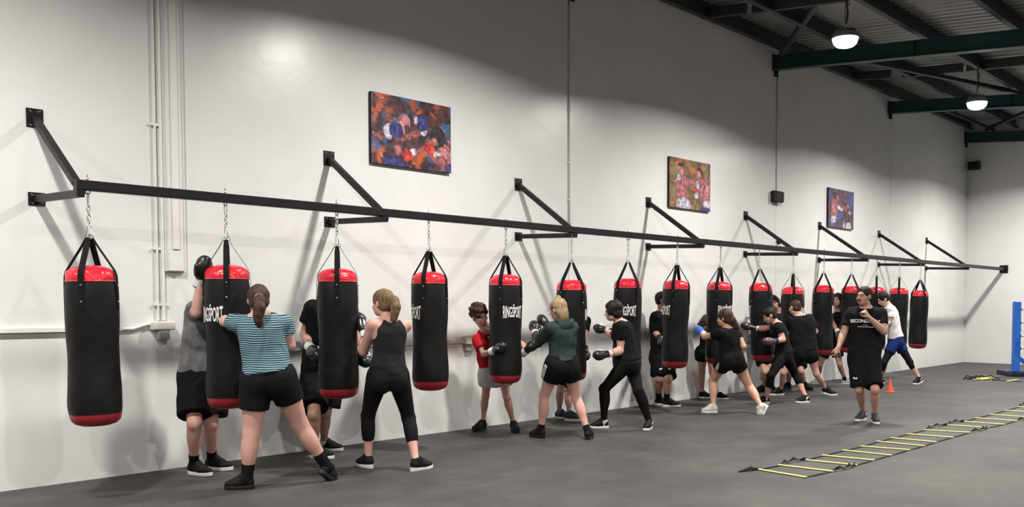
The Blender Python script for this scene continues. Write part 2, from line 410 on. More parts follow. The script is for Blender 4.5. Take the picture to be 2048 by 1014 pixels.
def build_roof_steel():
    # purlins along the hall: C sections
    ys = [-.07, -1.15, -2.5, -3.85, -5.2, -6.55, -7.9, -9.25, -10.6, -11.95, -13.3, -14.65, -16.0]
    nm = ['against the top of the white wall', 'second out from the white wall', 'third out from the white wall', 'fourth out from the white wall',
          'fifth out from the white wall']
    for i, y in enumerate(ys):
        m = MB(); z0 = rz(y, 6.24)
        m.box(((LX0 + LX1) / 2, y, z0 - .12), (LX1 - LX0, .006, .24)); m.box(((LX0 + LX1) / 2, y - .04, z0 - .238), (LX1 - LX0, .086, .006)); m.box(((LX0 + LX1) / 2, y - .04, z0 - .003), (LX1 - LX0, .086, .006))
        m.box(((LX0 + LX1) / 2, y - .082, z0 - .226), (LX1 - LX0, .004, .024))
        o = m.build('roof_purlin', PURL)
        tag(o, 'long dark steel roof purlin ' + nm[i] if i < 5 else 'dark steel roof purlin over the open floor beyond the frame', 'purlin', 'roof purlins')
    # green I beams square to the wall
    for i, (x, l) in enumerate([(-1.7, None), (3.6, None), (8.87, None), (14.24, 'green steel roof beam nearest the camera, above the wall display'), (19.14, 'green steel roof beam in the middle, second from the camera'), (23.85, 'green steel roof beam farthest away against the end wall')]):
        m = MB(); bot = lambda y: 5.645 + SLOPE * y; d = .25
        y0, y1 = -.02, RY + .05
        a0, a1 = (x, y0, bot(y0) + d / 2), (x, y1, bot(y1) + d / 2)
        m.bar(a0, a1, .012, d - .02)
        for s_ in (-1, 1): m.bar((x, y0, a0[2] + s_ * (d / 2 - .006)), (x, y1, a1[2] + s_ * (d / 2 - .006)), .15, .014)
        m.box((x, -.015, a0[2]), (.17, .02, d + .04))
        for k in range(3): m.box((x + .0, -2.5 - 4.5 * k, bot(-2.5 - 4.5 * k) + d / 2), (.14, .012, d - .03))
        o = m.build('roof_beam', BEAM); tag(o, l or 'green steel roof beam over the near part of the hall beyond the frame', 'roof beam', 'green roof beams')
        mb = MB(); mb.box((0, 0, 0), (.05, .05, .09)); mb.box((0, .0, -.05), (.1, .04, .02)); b = mb.build('bolt_bracket', BLK, o); b.location = (x + .02, -.03, a0[2] - d / 2 - .05)
    # struts between beam and roof, and bracing
    def brace(a, b, w, label, mat=PURL, name='roof_brace'):
        m = MB()
        if w > .08: m.tube([a, b], w / 2, 14)
        else: m.bar(a, b, w, w * .12); m.bar((a[0], a[1], a[2] + w / 2), (b[0], b[1], b[2] + w / 2), w * .12, w)
        o = m.build(name, mat); tag(o, label, 'roof brace', 'roof braces'); return o
    def on_roof(px, py, off):       # where a sight line meets the sloping layer `off` below the roof sheet
        r = ray(px, py); z0 = 6.24 - off; t = (z0 + SLOPE * CAM[1] - CAM[2]) / (r[2] - SLOPE * r[1]); return tuple(float(v) for v in CAM + r * t)
    q = on_roof(1642, -6, .06); brace((14.1, -.22, 5.86), q, .11, 'round grey tube brace rising from the nearest green beam by the wall')
    brace(on_roof(1715, 122, .28), on_roof(2055, 192, .28), .08, 'long flat brace crossing behind the nearest green beam to the right')
    brace(on_roof(1948, 272, .28), on_roof(2062, 222, .28), .08, 'diagonal brace above the farthest green beam beside the far lamp')
    brace(on_roof(1870, 215, .28), on_roof(1996, 264, .28), .06, 'thin diagonal brace right of the far hanging lamp below the middle beam')
    for (a, b_, l) in (((1402, 28), (1492, 17), 'short dark bridging bar between the wall purlin and the next, nearest bay'), ((1506, 16), (1690, -8), 'dark bridging bar beside the round tube brace at the top edge'),
                      ((1703, 153), (1781, 148), 'short dark bridging bar behind the nearest green beam beside the wall'), ((1806, 147), (1925, 135), 'short dark bridging bar in the middle bay left of the far lamp cord'),
                      ((1935, 134), (2052, 121), 'short dark bridging bar in the middle bay at the right edge'), ((1868, 221), (1916, 219), 'short dark bridging bar in the farthest bay beside the wall')):
        m = MB(); m.bar(on_roof(a[0], a[1], .14), on_roof(b_[0], b_[1], .14), .08, .16); o = m.build('bridging_bar', PURL); tag(o, l, 'roof brace', 'bridging bars')

# ------------------------------------------------------------------ hanging lamps
LENS = simple('lamp_lens', (.9, .9, .9), .4, emit=(1, .965, .90), estr=7.0)
ALU = simple('lamp_housing', (.35, .35, .36), .4, .6)
POW, SPREAD = 200.0, 161.0
def build_lamps():
    def lamp():
        t = thing('high_bay_lamp', 'round white high-bay lamp', 'ceiling lamp', (0, 0, 0), 'hanging high-bay lamps')
        m = MB(); m.lathe([(.03, .14), (.06, .14), (.07, .10), (.16, .07), (.18, .03), (.18, .0), (.165, .0), (.165, .012), (.03, .02)], n=28); 
        for k in range(16): a = k * PI / 8; m.box((.105 * math.cos(a), .105 * math.sin(a), .095), (.07, .006, .05), Matrix.Rotation(a, 3, 'Z'))
        m.build('housing', ALU, t, True, auto=35)
        m = MB(); m.lathe([(.001, -.12), (.06, -.116), (.115, -.098), (.15, -.065), (.165, -.02), (.165, .01), (.001, .012)], n=28); m.build('lens', LENS, t, True)
        ld = bpy.data.lights.new('lamp_light', 'AREA'); ld.shape = 'DISK'; ld.size = .26; ld.energy = POW; ld.color = (1, .965, .905); ld.spread = R(SPREAD)
        lo_ = bpy.data.objects.new('lamp_light', ld); COL.objects.link(lo_); lo_.parent = t; lo_.location = (0, 0, -.125)
        m = MB(); m.tube([(0, 0, .14), (0, 0, .19)], .012); m.tube([(0.018 * math.cos(a), 0, .205 + .02 * math.sin(a)) for a in np.linspace(0, 2 * PI, 12)[:-1]], .004, 6, closed=True); m.build('hook', STEEL, t, True)
        return t
    r = lamp(); first = True
    zl = 5.05
    lab = {11.4: 'bright round lamp hanging nearest the camera, large in the view', 16.55: 'bright round lamp hanging farther away at the right edge'}
    for row, y in enumerate((-2.7, -8.3, -13.6)):
        for x in ((-3.0, 1.1, 6.25, 11.4, 16.55, 21.7) if row == 0 else (-1.5, 3.6, 8.8, 14.0, 19.2)):
            L = lab.get(x) if row == 0 else None
            z = zl if row == 0 else 4.7 if row == 1 else 4.45
            L = L or ('bright round lamp over the near end of the bag rail, out of frame' if row == 0 else 'bright round lamp over the open floor, out of frame')
            if first: t = r; t.location = (x, y, z); t['label'] = L; first = False
            else: t = dup(r, (x, y, z), L)
            # chain and flex up to the purlin
            top = rz(y, 6.03)
            m = MB(); n = int((top - z - .22) / .035)
            for k in range(n):
                c = (0, 0, .225 + .0175 + k * .035)
                ax = (1, 0) if k % 2 else (0, 1)
                m.tube([(ax[0] * .009 * math.cos(a), ax[1] * .009 * math.cos(a), c[2] + .024 * math.sin(a)) for a in np.linspace(0, 2 * PI, 9)[:-1]], .0028, 5, closed=True)
            m.build('lamp_chain', STEEL, t, True)
            m = MB(); h = top - z
            m.tube([(.03 + .02 * math.sin(q * 7 + x), .015 * math.cos(q * 9), .12 + (h - .12) * q) for q in np.linspace(0, 1, 14)], .006, 6)
            m.tube([(.05 + .03 * math.cos(q), .02 * math.sin(3 * q), h * .72 + .09 * math.sin(q)) for q in np.linspace(0, 2 * PI, 14)[:-1]], .006, 6, closed=True)
            m.build('lamp_cord', BLK, t, True)

# ------------------------------------------------------------------ rail and its wall brackets
def build_rail():
    zt = 2.428; s = .075
    m = MB(); m.box(((2.45 + LX1 - .012) / 2, RAIL_Y, zt - s / 2), (LX1 - .012 - 2.45, s, s), bev=.006)
    o = m.build('bag_rail', BLK); tag(o, 'long black square steel rail carrying all the punching bags', 'rail')
    m = MB(); m.box((LX1 - .006, RAIL_Y, zt - s / 2), (.012, .2, .2)); m.build('end_plate', BLK, o)
    m = MB(); m.box((2.448, RAIL_Y, zt - s / 2), (.006, s - .004, s - .004)); m.build('end_cap', BLK, o)
    lab = ['nearest the camera, left of the first bag', 'left of the large boxing canvas', 'between the large canvas and the next one', 'under the middle boxing canvas', 'right of the middle boxing canvas',
           'left of the farthest boxing canvas', 'second from the far end', 'closest to the end wall']
    for i, x in enumerate([2.47, 5.2, 7.93, 10.61, 13.32, 16.0, 18.71, 21.38]):
        t = thing('rail_bracket', 'black triangular wall bracket holding the bag rail, ' + lab[i], 'bracket', (x, 0, 2.36), 'brackets of the bag rail')
        for j, (z, hgt) in enumerate(((.655, .15), (0, .105))):
            m = MB(); h2, w2 = hgt / 2, .062
            # plate with four slots: built from strips so the slots are open
            xs = [-w2, -w2 + .012, -w2 + .042, w2 - .042, w2 - .012, w2]; zs = [-h2, -h2 + .012, -h2 + .024, h2 - .024, h2 - .012, h2]
            for a in range(5):
                for b in range(5):
                    if a in (1, 3) and b in (1, 3): continue
                    m.box(((xs[a] + xs[a + 1]) / 2, -.005, z + (zs[b] + zs[b + 1]) / 2), (xs[a + 1] - xs[a], .01, zs[b + 1] - zs[b]))
            p = m.build('wall_plate', BLK, t)
            for a in (-w2 + .022, w2 - .022):
                for b in (-h2 + .018, h2 - .018):
                    m = MB(); m.tube([(a, -.0, z + b), (a, -.018, z + b)], .006, 8); m.build('bolt', STEEL, p)
        m = MB(); m.bar((0, -.008, 0), (0, RAIL_Y - .05, -.045 + .01), .055, .055, bev=.005); m.build('lower_arm', BLK, t)
        m = MB(); m.bar((0, -.01, .65), (0, RAIL_Y + .035, .045), .055, .055, bev=.005); m.build('diagonal_arm', BLK, t)
        m = MB(); m.box((0, RAIL_Y, -.0235), (.06, .1, .03)); m.build('joint_block', BLK, t)
        # gusset at the top plate
        m = MB(); m.bar((0, -.01, .60), (0, -.09, .60), .045, .03); m.build('gusset', BLK, t)

# ------------------------------------------------------------------ punching bags
VBLK = None
def vinyl(name, col, rough, wr, sc=9.0):
    m, nt, b = new_mat(name); L = nt.links; tc = N(nt, 'ShaderNodeTexCoord')
    b.inputs['Base Color'].default_value = (*col, 1); b.inputs['Roughness'].default_value = rough; b.inputs['Specular IOR Level'].default_value = .5 if col[0] > .1 else .22
    n = N(nt, 'ShaderNodeTexNoise', Scale=sc, Detail=3.0, Distortion=1.2); L.new(tc.outputs['Object'], n.inputs['Vector'])
    n2 = N(nt, 'ShaderNodeTexNoise', Scale=160.0, Detail=2.0); L.new(tc.outputs['Object'], n2.inputs['Vector'])
    bp = N(nt, 'ShaderNodeBump', Strength=wr, Distance=.03); L.new(n.outputs['Fac'], bp.inputs['Height'])
    b2 = N(nt, 'ShaderNodeBump', Strength=.12, Distance=.002); L.new(n2.outputs['Fac'], b2.inputs['Height']); L.new(bp.outputs[0], b2.inputs['Normal']); L.new(b2.outputs[0], b.inputs['Normal'])
    return m
def build_bags():
    VB = vinyl('black_bag_vinyl', (.005, .005, .0055), .5, .13, 5); VR = vinyl('red_bag_vinyl', (.62, .012, .03), .26, .5); VR_SHADE = vinyl('dark_red_bag_vinyl', (.24, .008, .016), .4, .25)  # bottom cap's red is darkened, the shade down there put into its colour
    WEB = simple('black_webbing', (.007, .007, .007), .8, spec=.15, bump=.5, scale=500); WHT = simple('white_print', (.82, .81, .79), .5)
    RV = simple('rivet_metal', (.8, .78, .74), .25, 1.0)
    H = 1.215
    def surf(prof, a0, amp, name, mat, par, n=72, cap_lo=False, cap_hi=False, z_noise=14):
        vs = []; fs = []
        for (r, z) in prof:
            for j in range(n):
                a = 2 * PI * j / n
                w = amp * (math.sin(3 * a + z * z_noise) * .4 + math.sin(5 * a - z * z_noise * 1.7 + 1) * .3 + math.sin(11 * a + z * 31) * .2 + math.sin(2 * a + z * 5) * .5)
                rr = max(r + w * min(1, r / .1), .0005); vs.append((rr * math.cos(a), rr * math.sin(a), z))
        for i in range(len(prof) - 1):
            for j in range(n): fs.append((i * n + j, i * n + (j + 1) % n, (i + 1) * n + (j + 1) % n, (i + 1) * n + j))
        m = MB(); m.add(vs, fs); m.f.append(tuple(range(n - 1, -1, -1))); m.m.append(0); m.f.append(tuple((len(prof) - 1) * n + j for j in range(n))); m.m.append(0)
        return m.build(name, mat, par, True, auto=60)
    def bag(extra):
        t = thing('punching_bag', '', 'punching bag', (0, 0, 0), 'punching bags along the rail')
        R0 = .176
        zb, zt = .10, H - .125
        surf([(R0 * 1.02 + .006 * math.sin(z * 9) - (.004 if i in (0, 22) else 0), z) for i, z in enumerate(np.linspace(zb, zt, 23))], 0, .0028, 'bag_body', VB, t)
        surf([(.05, .0), (.10, .006), (.145, .022), (.168, .045), (.177, .075), (.178, .1), (.172, .101)], 0, .0022, 'bottom_cap', VR_SHADE, t)
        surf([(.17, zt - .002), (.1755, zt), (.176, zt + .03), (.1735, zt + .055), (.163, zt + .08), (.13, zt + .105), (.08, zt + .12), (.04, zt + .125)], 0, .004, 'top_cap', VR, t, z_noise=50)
        # seam stitching
        m = MB(); m.tube([(.1775 * math.cos(a), .1775 * math.sin(a), zt + .004) for a in np.linspace(0, 2 * PI, 49)[:-1]], .0022, 6, closed=True); m.build('seam', simple_get('pale_stitch', (.5, .2, .2)), t, True)
        apex = H; rz_ = apex + .215
        for k in range(4):
            a = PI / 4 + k * PI / 2; ca, sa = math.cos(a), math.sin(a); tx, ty = -sa, ca
            path = [(.022, rz_ - .01), (.05, rz_ - .065), (.168, zt + .085), (.181, zt + .05), (.184, zt), (.1865, zt - .1), (.187, zt - .21)]
            vs = []; w = .022
            for i, (r, z) in enumerate(path):
                hw = w if i > 0 else .015
                for s_ in (-1, 1):
                    for dr in (0, .0028): vs.append(((r + dr) * ca + s_ * hw * tx, (r + dr) * sa + s_ * hw * ty, z + (dr if i < 3 else 0)))
            fs = []
            for i in range(len(path) - 1):
                o = i * 4; p = o + 4; fs += [(o, o + 2, p + 2, p), (o + 1, p + 1, p + 3, o + 3), (o, p, p + 1, o + 1), (o + 2, o + 3, p + 3, p + 2)]
            fs += [(0, 1, 3, 2), (len(path) * 4 - 4, len(path) * 4 - 2, len(path) * 4 - 1, len(path) * 4 - 3)]
            m = MB(); m.add(vs, fs); st = m.build('strap', WEB, t)
            m = MB()
            for dz in (.028, .15):
                Mx = Matrix(((tx, 0, ca), (ty, 0, sa), (0, 1, 0)))
                m.lathe([(.0065, 0), (.0065, .002), (.004, .0045), (.001, .005)], (.1895 * ca, .1895 * sa, zt - dz), 10, M=Mx)
            m.build('rivet', RV, st, True)
            # D ring at the strap head
        m = MB()
        for k in range(4):
            a = PI / 4 + k * PI / 2
            m.tube([(.016 * math.cos(a) + .014 * math.cos(q) * math.cos(a), .016 * math.sin(a) + .014 * math.cos(q) * math.sin(a), rz_ + .002 + .018 * math.sin(q)) for q in np.linspace(0, 2 * PI, 13)[:-1]], .003, 6, closed=True)
        m.build('strap_ring', STEEL, t, True)
        m = MB(); m.tube([(0, 0, rz_ + .012), (.022, 0, rz_ + .006), (.012, 0, rz_ + .085), (0, 0, rz_ + .1), (-.012, 0, rz_ + .085), (-.022, 0, rz_ + .006)], .0035, 7, closed=True)
        m.build('triangle_link', STEEL, t, True)
        m = MB(); z = rz_ + .095; top = rz_ + .288 + extra; k = 0
        def lk(zc, hw, hh, ax, r=.0038): m.tube([((hw * math.cos(q)) * ax[0], (hw * math.cos(q)) * ax[1], zc + hh * math.sin(q)) for q in np.linspace(0, 2 * PI, 15)[:-1]], r, 7, closed=True)
        zc = z + .008
        while zc + .03 < top - .06:
            lk(zc + .012, .0125, .02, ((0, 1), (1, 0))[k % 2]); zc += .031; k += 1
        lk((zc + top) / 2 - .004, .011, (top - zc) / 2 + .006, (.8, .6), .0034)     # snap hook
        m.build('chain', STEEL, t, True)
        m = MB(); m.tube([(.017 * math.cos(q), 0, top + .004 + .017 * math.sin(q)) for q in np.linspace(0, 2 * PI, 15)[:-1]], .0042, 7, closed=True)
        m.tube([(0, 0, top + .02), (0, 0, top + .135)], .0045, 8); m.tube([(0, 0, top + .098), (0, 0, top + .106)], .011, 6)
        m.build('eye_bolt', STEEL, t, True)
        # lettering round the vinyl, letters taller towards both ends
        vs, fs = txt_mesh('RINGSPORT', .075, .0009); vs, fs = split_long(vs, fs, .012)
        xm = max(abs(v[0]) for v in vs); ym = max(v[1] for v in vs); half = .118; rr = R0 * 1.02 + .0105
        zc = zt - .29; out = []
        for (x, y, zz) in vs:
            u = x / xm; v = (y / ym - .5) * 2; hh = .056 + .014 * abs(u) ** 1.6; a = u * half / rr
            out.append((rr * math.sin(a), -rr * math.cos(a), zc + v * hh))
        m = MB(); m.add(out, fs)
        def wrap(pts, u0, z0): # small star-like figure above the S
            o = [(rr * math.sin((u0 + p[0]) / rr), -rr * math.cos((u0 + p[0]) / rr), z0 + p[1]) for p in pts]; m.add(o, [tuple(range(len(o)))])
        for k in range(6):
            a = k * PI / 3; wrap([(0, 0), (.009 * math.cos(a - .35), .009 * math.sin(a - .35)), (.0115 * math.cos(a), .0115 * math.sin(a)), (.009 * math.cos(a + .35), .009 * math.sin(a + .35))], .006, zc + .072)
        m.build('lettering', WHT, t)
        return t
    A, B = bag(0), bag(.04)
    tops = [1.817, 1.854, 1.862, 1.860, 1.853, 1.805, 1.854, 1.858, 1.853, 1.855, 1.815, 1.85, 1.862, 1.86, 1.859, 1.815]
    face = [204, -47, 133, -64, 27, 94, 0, -60, 31, -90, 51, 88, 180, 135, 135, 168]
    tilt = [(-.8, 0), (-.3, 0), (0, 0), (-.3, 0), (.5, 0), (.2, 0), (.6, 0), (1.2, 0), (1.3, 0), (-2.2, 0), (.6, 0), (.8, 0), (.6, 0), (.6, 0), (1.2, 0), (1.6, 0)]
    lab = ['bag nearest the camera, hanging free at the far left', 'bag hugged by the man in the grey T-shirt', 'bag between the white-socked man and tank top woman',
           'bag hanging free, left of the boy in red', 'bag held by the boy in red, full lettering showing', 'bag behind the woman in the dark green hoodie',
           'bag behind the short-haired woman all in black', 'bag held by the man with the yellow-marked glove', 'bag behind the long-haired woman with a blue glove',
           'bag struck by the woman with the dark bun', 'bag behind the short-haired man seen from the back', 'bag just left of the half-hidden face near the coach',
           'bag directly beside the raised face of the coach, left', 'bag mostly hidden behind the coach and white T-shirt man', 'bag second from the far end of the row', 'bag at the far end of the row']
    used = {0: False, 1: False}
    for i in range(16):
        v = 1 if i in (0, 5, 10, 15) else 0; src = (A, B)[v]; x = 2.533 + 1.0745 * i
        zt_ = 2.353 - (.215 + .288 + (.04 if v else 0)) - H - .015
        # direction of the camera from this bag, the lettering turns away from it by face[i]
        p = np.array([x, RAIL_Y, 1.2]); dv = CAM - p; a = math.atan2(dv[1], dv[0]) + PI / 2 + R(face[i])
        lab_ = ('black and red punching ' + lab[i])
        th = R(tilt[i][0]); ax = RT * math.sin(th)     # lean along the image, pivot at the rail
        top = Vector((x, RAIL_Y, 2.35)); q = Matrix.Rotation(th, 3, Vector(FH)) @ Matrix.Rotation(a, 3, 'Z')
        loc = top + Matrix.Rotation(th, 3, Vector(FH)) @ Vector((0, 0, zt_ - 2.35))
        if not used[v]: t = src; t.location = loc; t.rotation_euler = q.to_euler(); t['label'] = lab_; used[v] = True
        else: t = dup(src, loc, lab_, rot=q.to_euler())
_sg = {}
def simple_get(n, c, **k):
    if n not in _sg: _sg[n] = simple(n, c, **k)
    return _sg[n]
# ------------------------------------------------------------------ things on the wall
def build_wall_things():
    # vertical pipes down to the power box
    m = MB()
    for dx, r in ((0, .010), (.05, .016)): m.tube([(3.42 + dx, -.02, 1.36), (3.42 + dx, -.02, 6.0)], r, 10)
    t = m.build('conduit_pipe', WPL, smooth=True, auto=40); tag(t, 'pair of thin white conduit pipes running down the wall to the power box', 'conduit pipe')
    for z in (1.5, 2.0, 3.1, 4.3, 5.3):
        m = MB(); m.box((3.445, -.014, z), (.12, .028, .022)); m.build('pipe_clip', WPL, t)
    m = MB(); m.box((3.575, -.03, 3.7), (.14, .06, 3.8), bev=.006); m.box((3.5, -.02, 3.7), (.03, .04, 3.8)); m.box((3.66, -.018, 3.7), (.025, .036, 3.8))
    t = m.build('cable_duct', WALL); tag(t, 'wide white vertical cable duct beside the thin pipes, ending above the power box', 'cable duct')
    m = MB(); m.box((3.575, -.066, 3.8), (.06, .012, 3.6)); m.build('duct_lid', WPL, t)
    t = thing('power_box', 'cream power box under the vertical pipes between the first two bags', 'power box', (3.445, 0, 1.31), 'wall power boxes')
    m = MB(); m.box((0, -.045, 0), (.2, .09, .075), bev=.008); m.build('box', CREAM, t)
    m = MB(); m.box((0, -.05, -.085), (.1, .07, .09), bev=.01); m.bar((-.02, -.05, -.12), (.02, -.05, -.16), .04, .04); m.build('plug', simple_get('grey_plug', (.35, .35, .34)), t)
    t = thing('power_box', 'cream power box on the horizontal trunking left of the boy in red', 'power box', (7.06, 0, 1.06), 'wall power boxes')
    m = MB(); m.box((0, -.045, 0.02), (.12, .09, .11), bev=.008); m.build('box', CREAM, t)
    m = MB(); m.box((0, -.03, -.08), (.09, .05, .08), bev=.01); m.build('plug', simple_get('grey_plug', (.35, .35, .34)), t)
    t = thing('power_box', 'small cream socket on the trunking behind the striped woman', 'power box', (4.76, 0, 1.08), 'wall power boxes')
    m = MB(); m.box((0, -.03, 0), (.1, .06, .1), bev=.008); m.build('box', CREAM, t)
    # horizontal trunking
    m = MB(); m.box((-.4, -.02, 1.29), (7.0, .04, .035)); m.tube([(3.1, -.02, 1.285), (3.2, -.02, 1.287), (3.32, -.025, 1.325), (3.38, -.03, 1.325)], .014, 8)
    t = m.build('cable_trunking', WPL); tag(t, 'white horizontal trunking on the wall left of the power box', 'cable trunking')
    m = MB(); m.box((5.85, -.02, 1.06), (2.5, .04, .038)); t = m.build('cable_trunking', WPL); tag(t, 'white horizontal trunking behind the tank top woman, ending by the boy in red', 'cable trunking')
    # thin vertical cable strips on panel joints
    m = MB(); m.tube([(8.87, -.012, 2.5), (8.87, -.012, 6.0)], .012, 8); t = m.build('cable_strip', WPL, smooth=True); tag(t, 'thin white cable running down the panel joint between canvases', 'cable')
    for z in (2.9, 3.4, 4.1, 4.6): 
        m = MB(); m.box((8.87, -.01, z), (.05, .02, .02)); m.build('cable_clip', WPL, t)
    m = MB(); m.tube([(14.335, -.012, 3.55), (14.335, -.012, 5.6)], .010, 8); t = m.build('cable_strip', WPL, smooth=True); tag(t, 'thin cable running down from the nearest green beam to the timer display', 'cable')
    # timer display
    t = thing('timer_display', 'small black wall timer display with a dark red screen', 'timer', (14.3, 0, 3.42))
    m = MB(); m.box((0, -.05, 0), (.34, .1, .2), bev=.02); m.build('case', BLK, t)
    m = MB(); m.box((.005, -.102, .005), (.27, .006, .13), bev=.002); m.build('screen', GREY_LCD, t)
    m = MB(); m.box((0.05, -.05, -.105), (.16, .05, .02)); m.build('mount', simple_get('grey_plug', (.35, .35, .34)), t)
    p = on_y(1556, 482); m = MB(); m.lathe([(.06, 0), (.06, .02), (.05, .05), (.03, .07), (.001, .075)], tuple(p), 18, M=Matrix(((1, 0, 0), (0, 0, -1), (0, 1, 0))))
    t = m.build('wall_dome', BLK, smooth=True); tag(t, 'small black dome fitting on the wall behind the fifth bracket', 'wall fitting')
    p = on_y(1940, 305, -.25); m = MB(); m.box((LX1 - .09, -.2, 5.05), (.18, .26, .2), bev=.01); t = m.build('speaker_box', simple_get('dark_box', (.01, .014, .018))); tag(t, 'small dark box speaker in the far corner under the roof', 'speaker')
    m = MB(); m.box((-.02 + LX1 - .16, -.2, 5.05), (.012, .22, .16)); m.build('grille', BLK, t)

# ------------------------------------------------------------------ boxing canvases
def paint_bg(name, dark, hot, cool, scale, seed, amt=(.55, .55)):
    """loose brushed background: dark ground, warm patches, cool patches, light flecks"""
    m, nt, b = new_mat(name); L = nt.links; tc = N(nt, 'ShaderNodeTexCoord'); col = None
    def patch(sc, sd, lo, hi, det=5.0):
        mp = N(nt, 'ShaderNodeMapping'); mp.inputs['Location'].default_value = (sd, sd * .7, sd * 1.3); L.new(tc.outputs['Object'], mp.inputs[0])
        n = N(nt, 'ShaderNodeTexNoise', Scale=sc, Detail=det, Roughness=.6, Distortion=.5); L.new(mp.outputs[0], n.inputs['Vector'])
        r = N(nt, 'ShaderNodeMapRange'); r.interpolation_type = 'SMOOTHSTEP'; r.inputs['From Min'].default_value = lo; r.inputs['From Max'].default_value = hi; L.new(n.outputs['Fac'], r.inputs['Value']); return r.outputs[0]
    prev = (*dark[0], 1)
    for (cc, sc, sd, lo, hi) in ((dark[1], scale * 2.2, seed, .4, .62), (hot, scale, seed + 5, amt[0] - .03, amt[0] + .09), (cool, scale * .9, seed + 9, amt[1] - .03, amt[1] + .08), ((.6, .45, .45), scale * 2.6, seed + 14, .64, .74)):
        mx = N(nt, 'ShaderNodeMixRGB'); mx.inputs[2].default_value = (*cc, 1); L.new(patch(sc, sd, lo, hi), mx.inputs[0])
        if isinstance(prev, tuple): mx.inputs[1].default_value = prev
        else: L.new(prev, mx.inputs[1])
        prev = mx.outputs[0]
    L.new(prev, b.inputs['Base Color']); b.inputs['Roughness'].default_value = .5
    return m
def paint_fig(name, col):      # thick mottled brushwork inside one painted shape
    m, nt, b = new_mat(name); L = nt.links; tc = N(nt, 'ShaderNodeTexCoord'); n = N(nt, 'ShaderNodeTexNoise', Scale=17.0, Detail=4.0, Distortion=.7); L.new(tc.outputs['Object'], n.inputs['Vector'])
    r = N(nt, 'ShaderNodeValToRGB'); e = r.color_ramp.elements; e[0].position = .34; e[1].position = .68; e[0].color = (col[0] * .32, col[1] * .3, col[2] * .4, 1); e[1].color = (min(1, col[0] * 1.45 + .03), min(1, col[1] * 1.5 + .02), min(1, col[2] * 1.5 + .02), 1)
    L.new(n.outputs['Fac'], r.inputs[0]); L.new(r.outputs[0], b.inputs['Base Color']); b.inputs['Roughness'].default_value = .5; return m
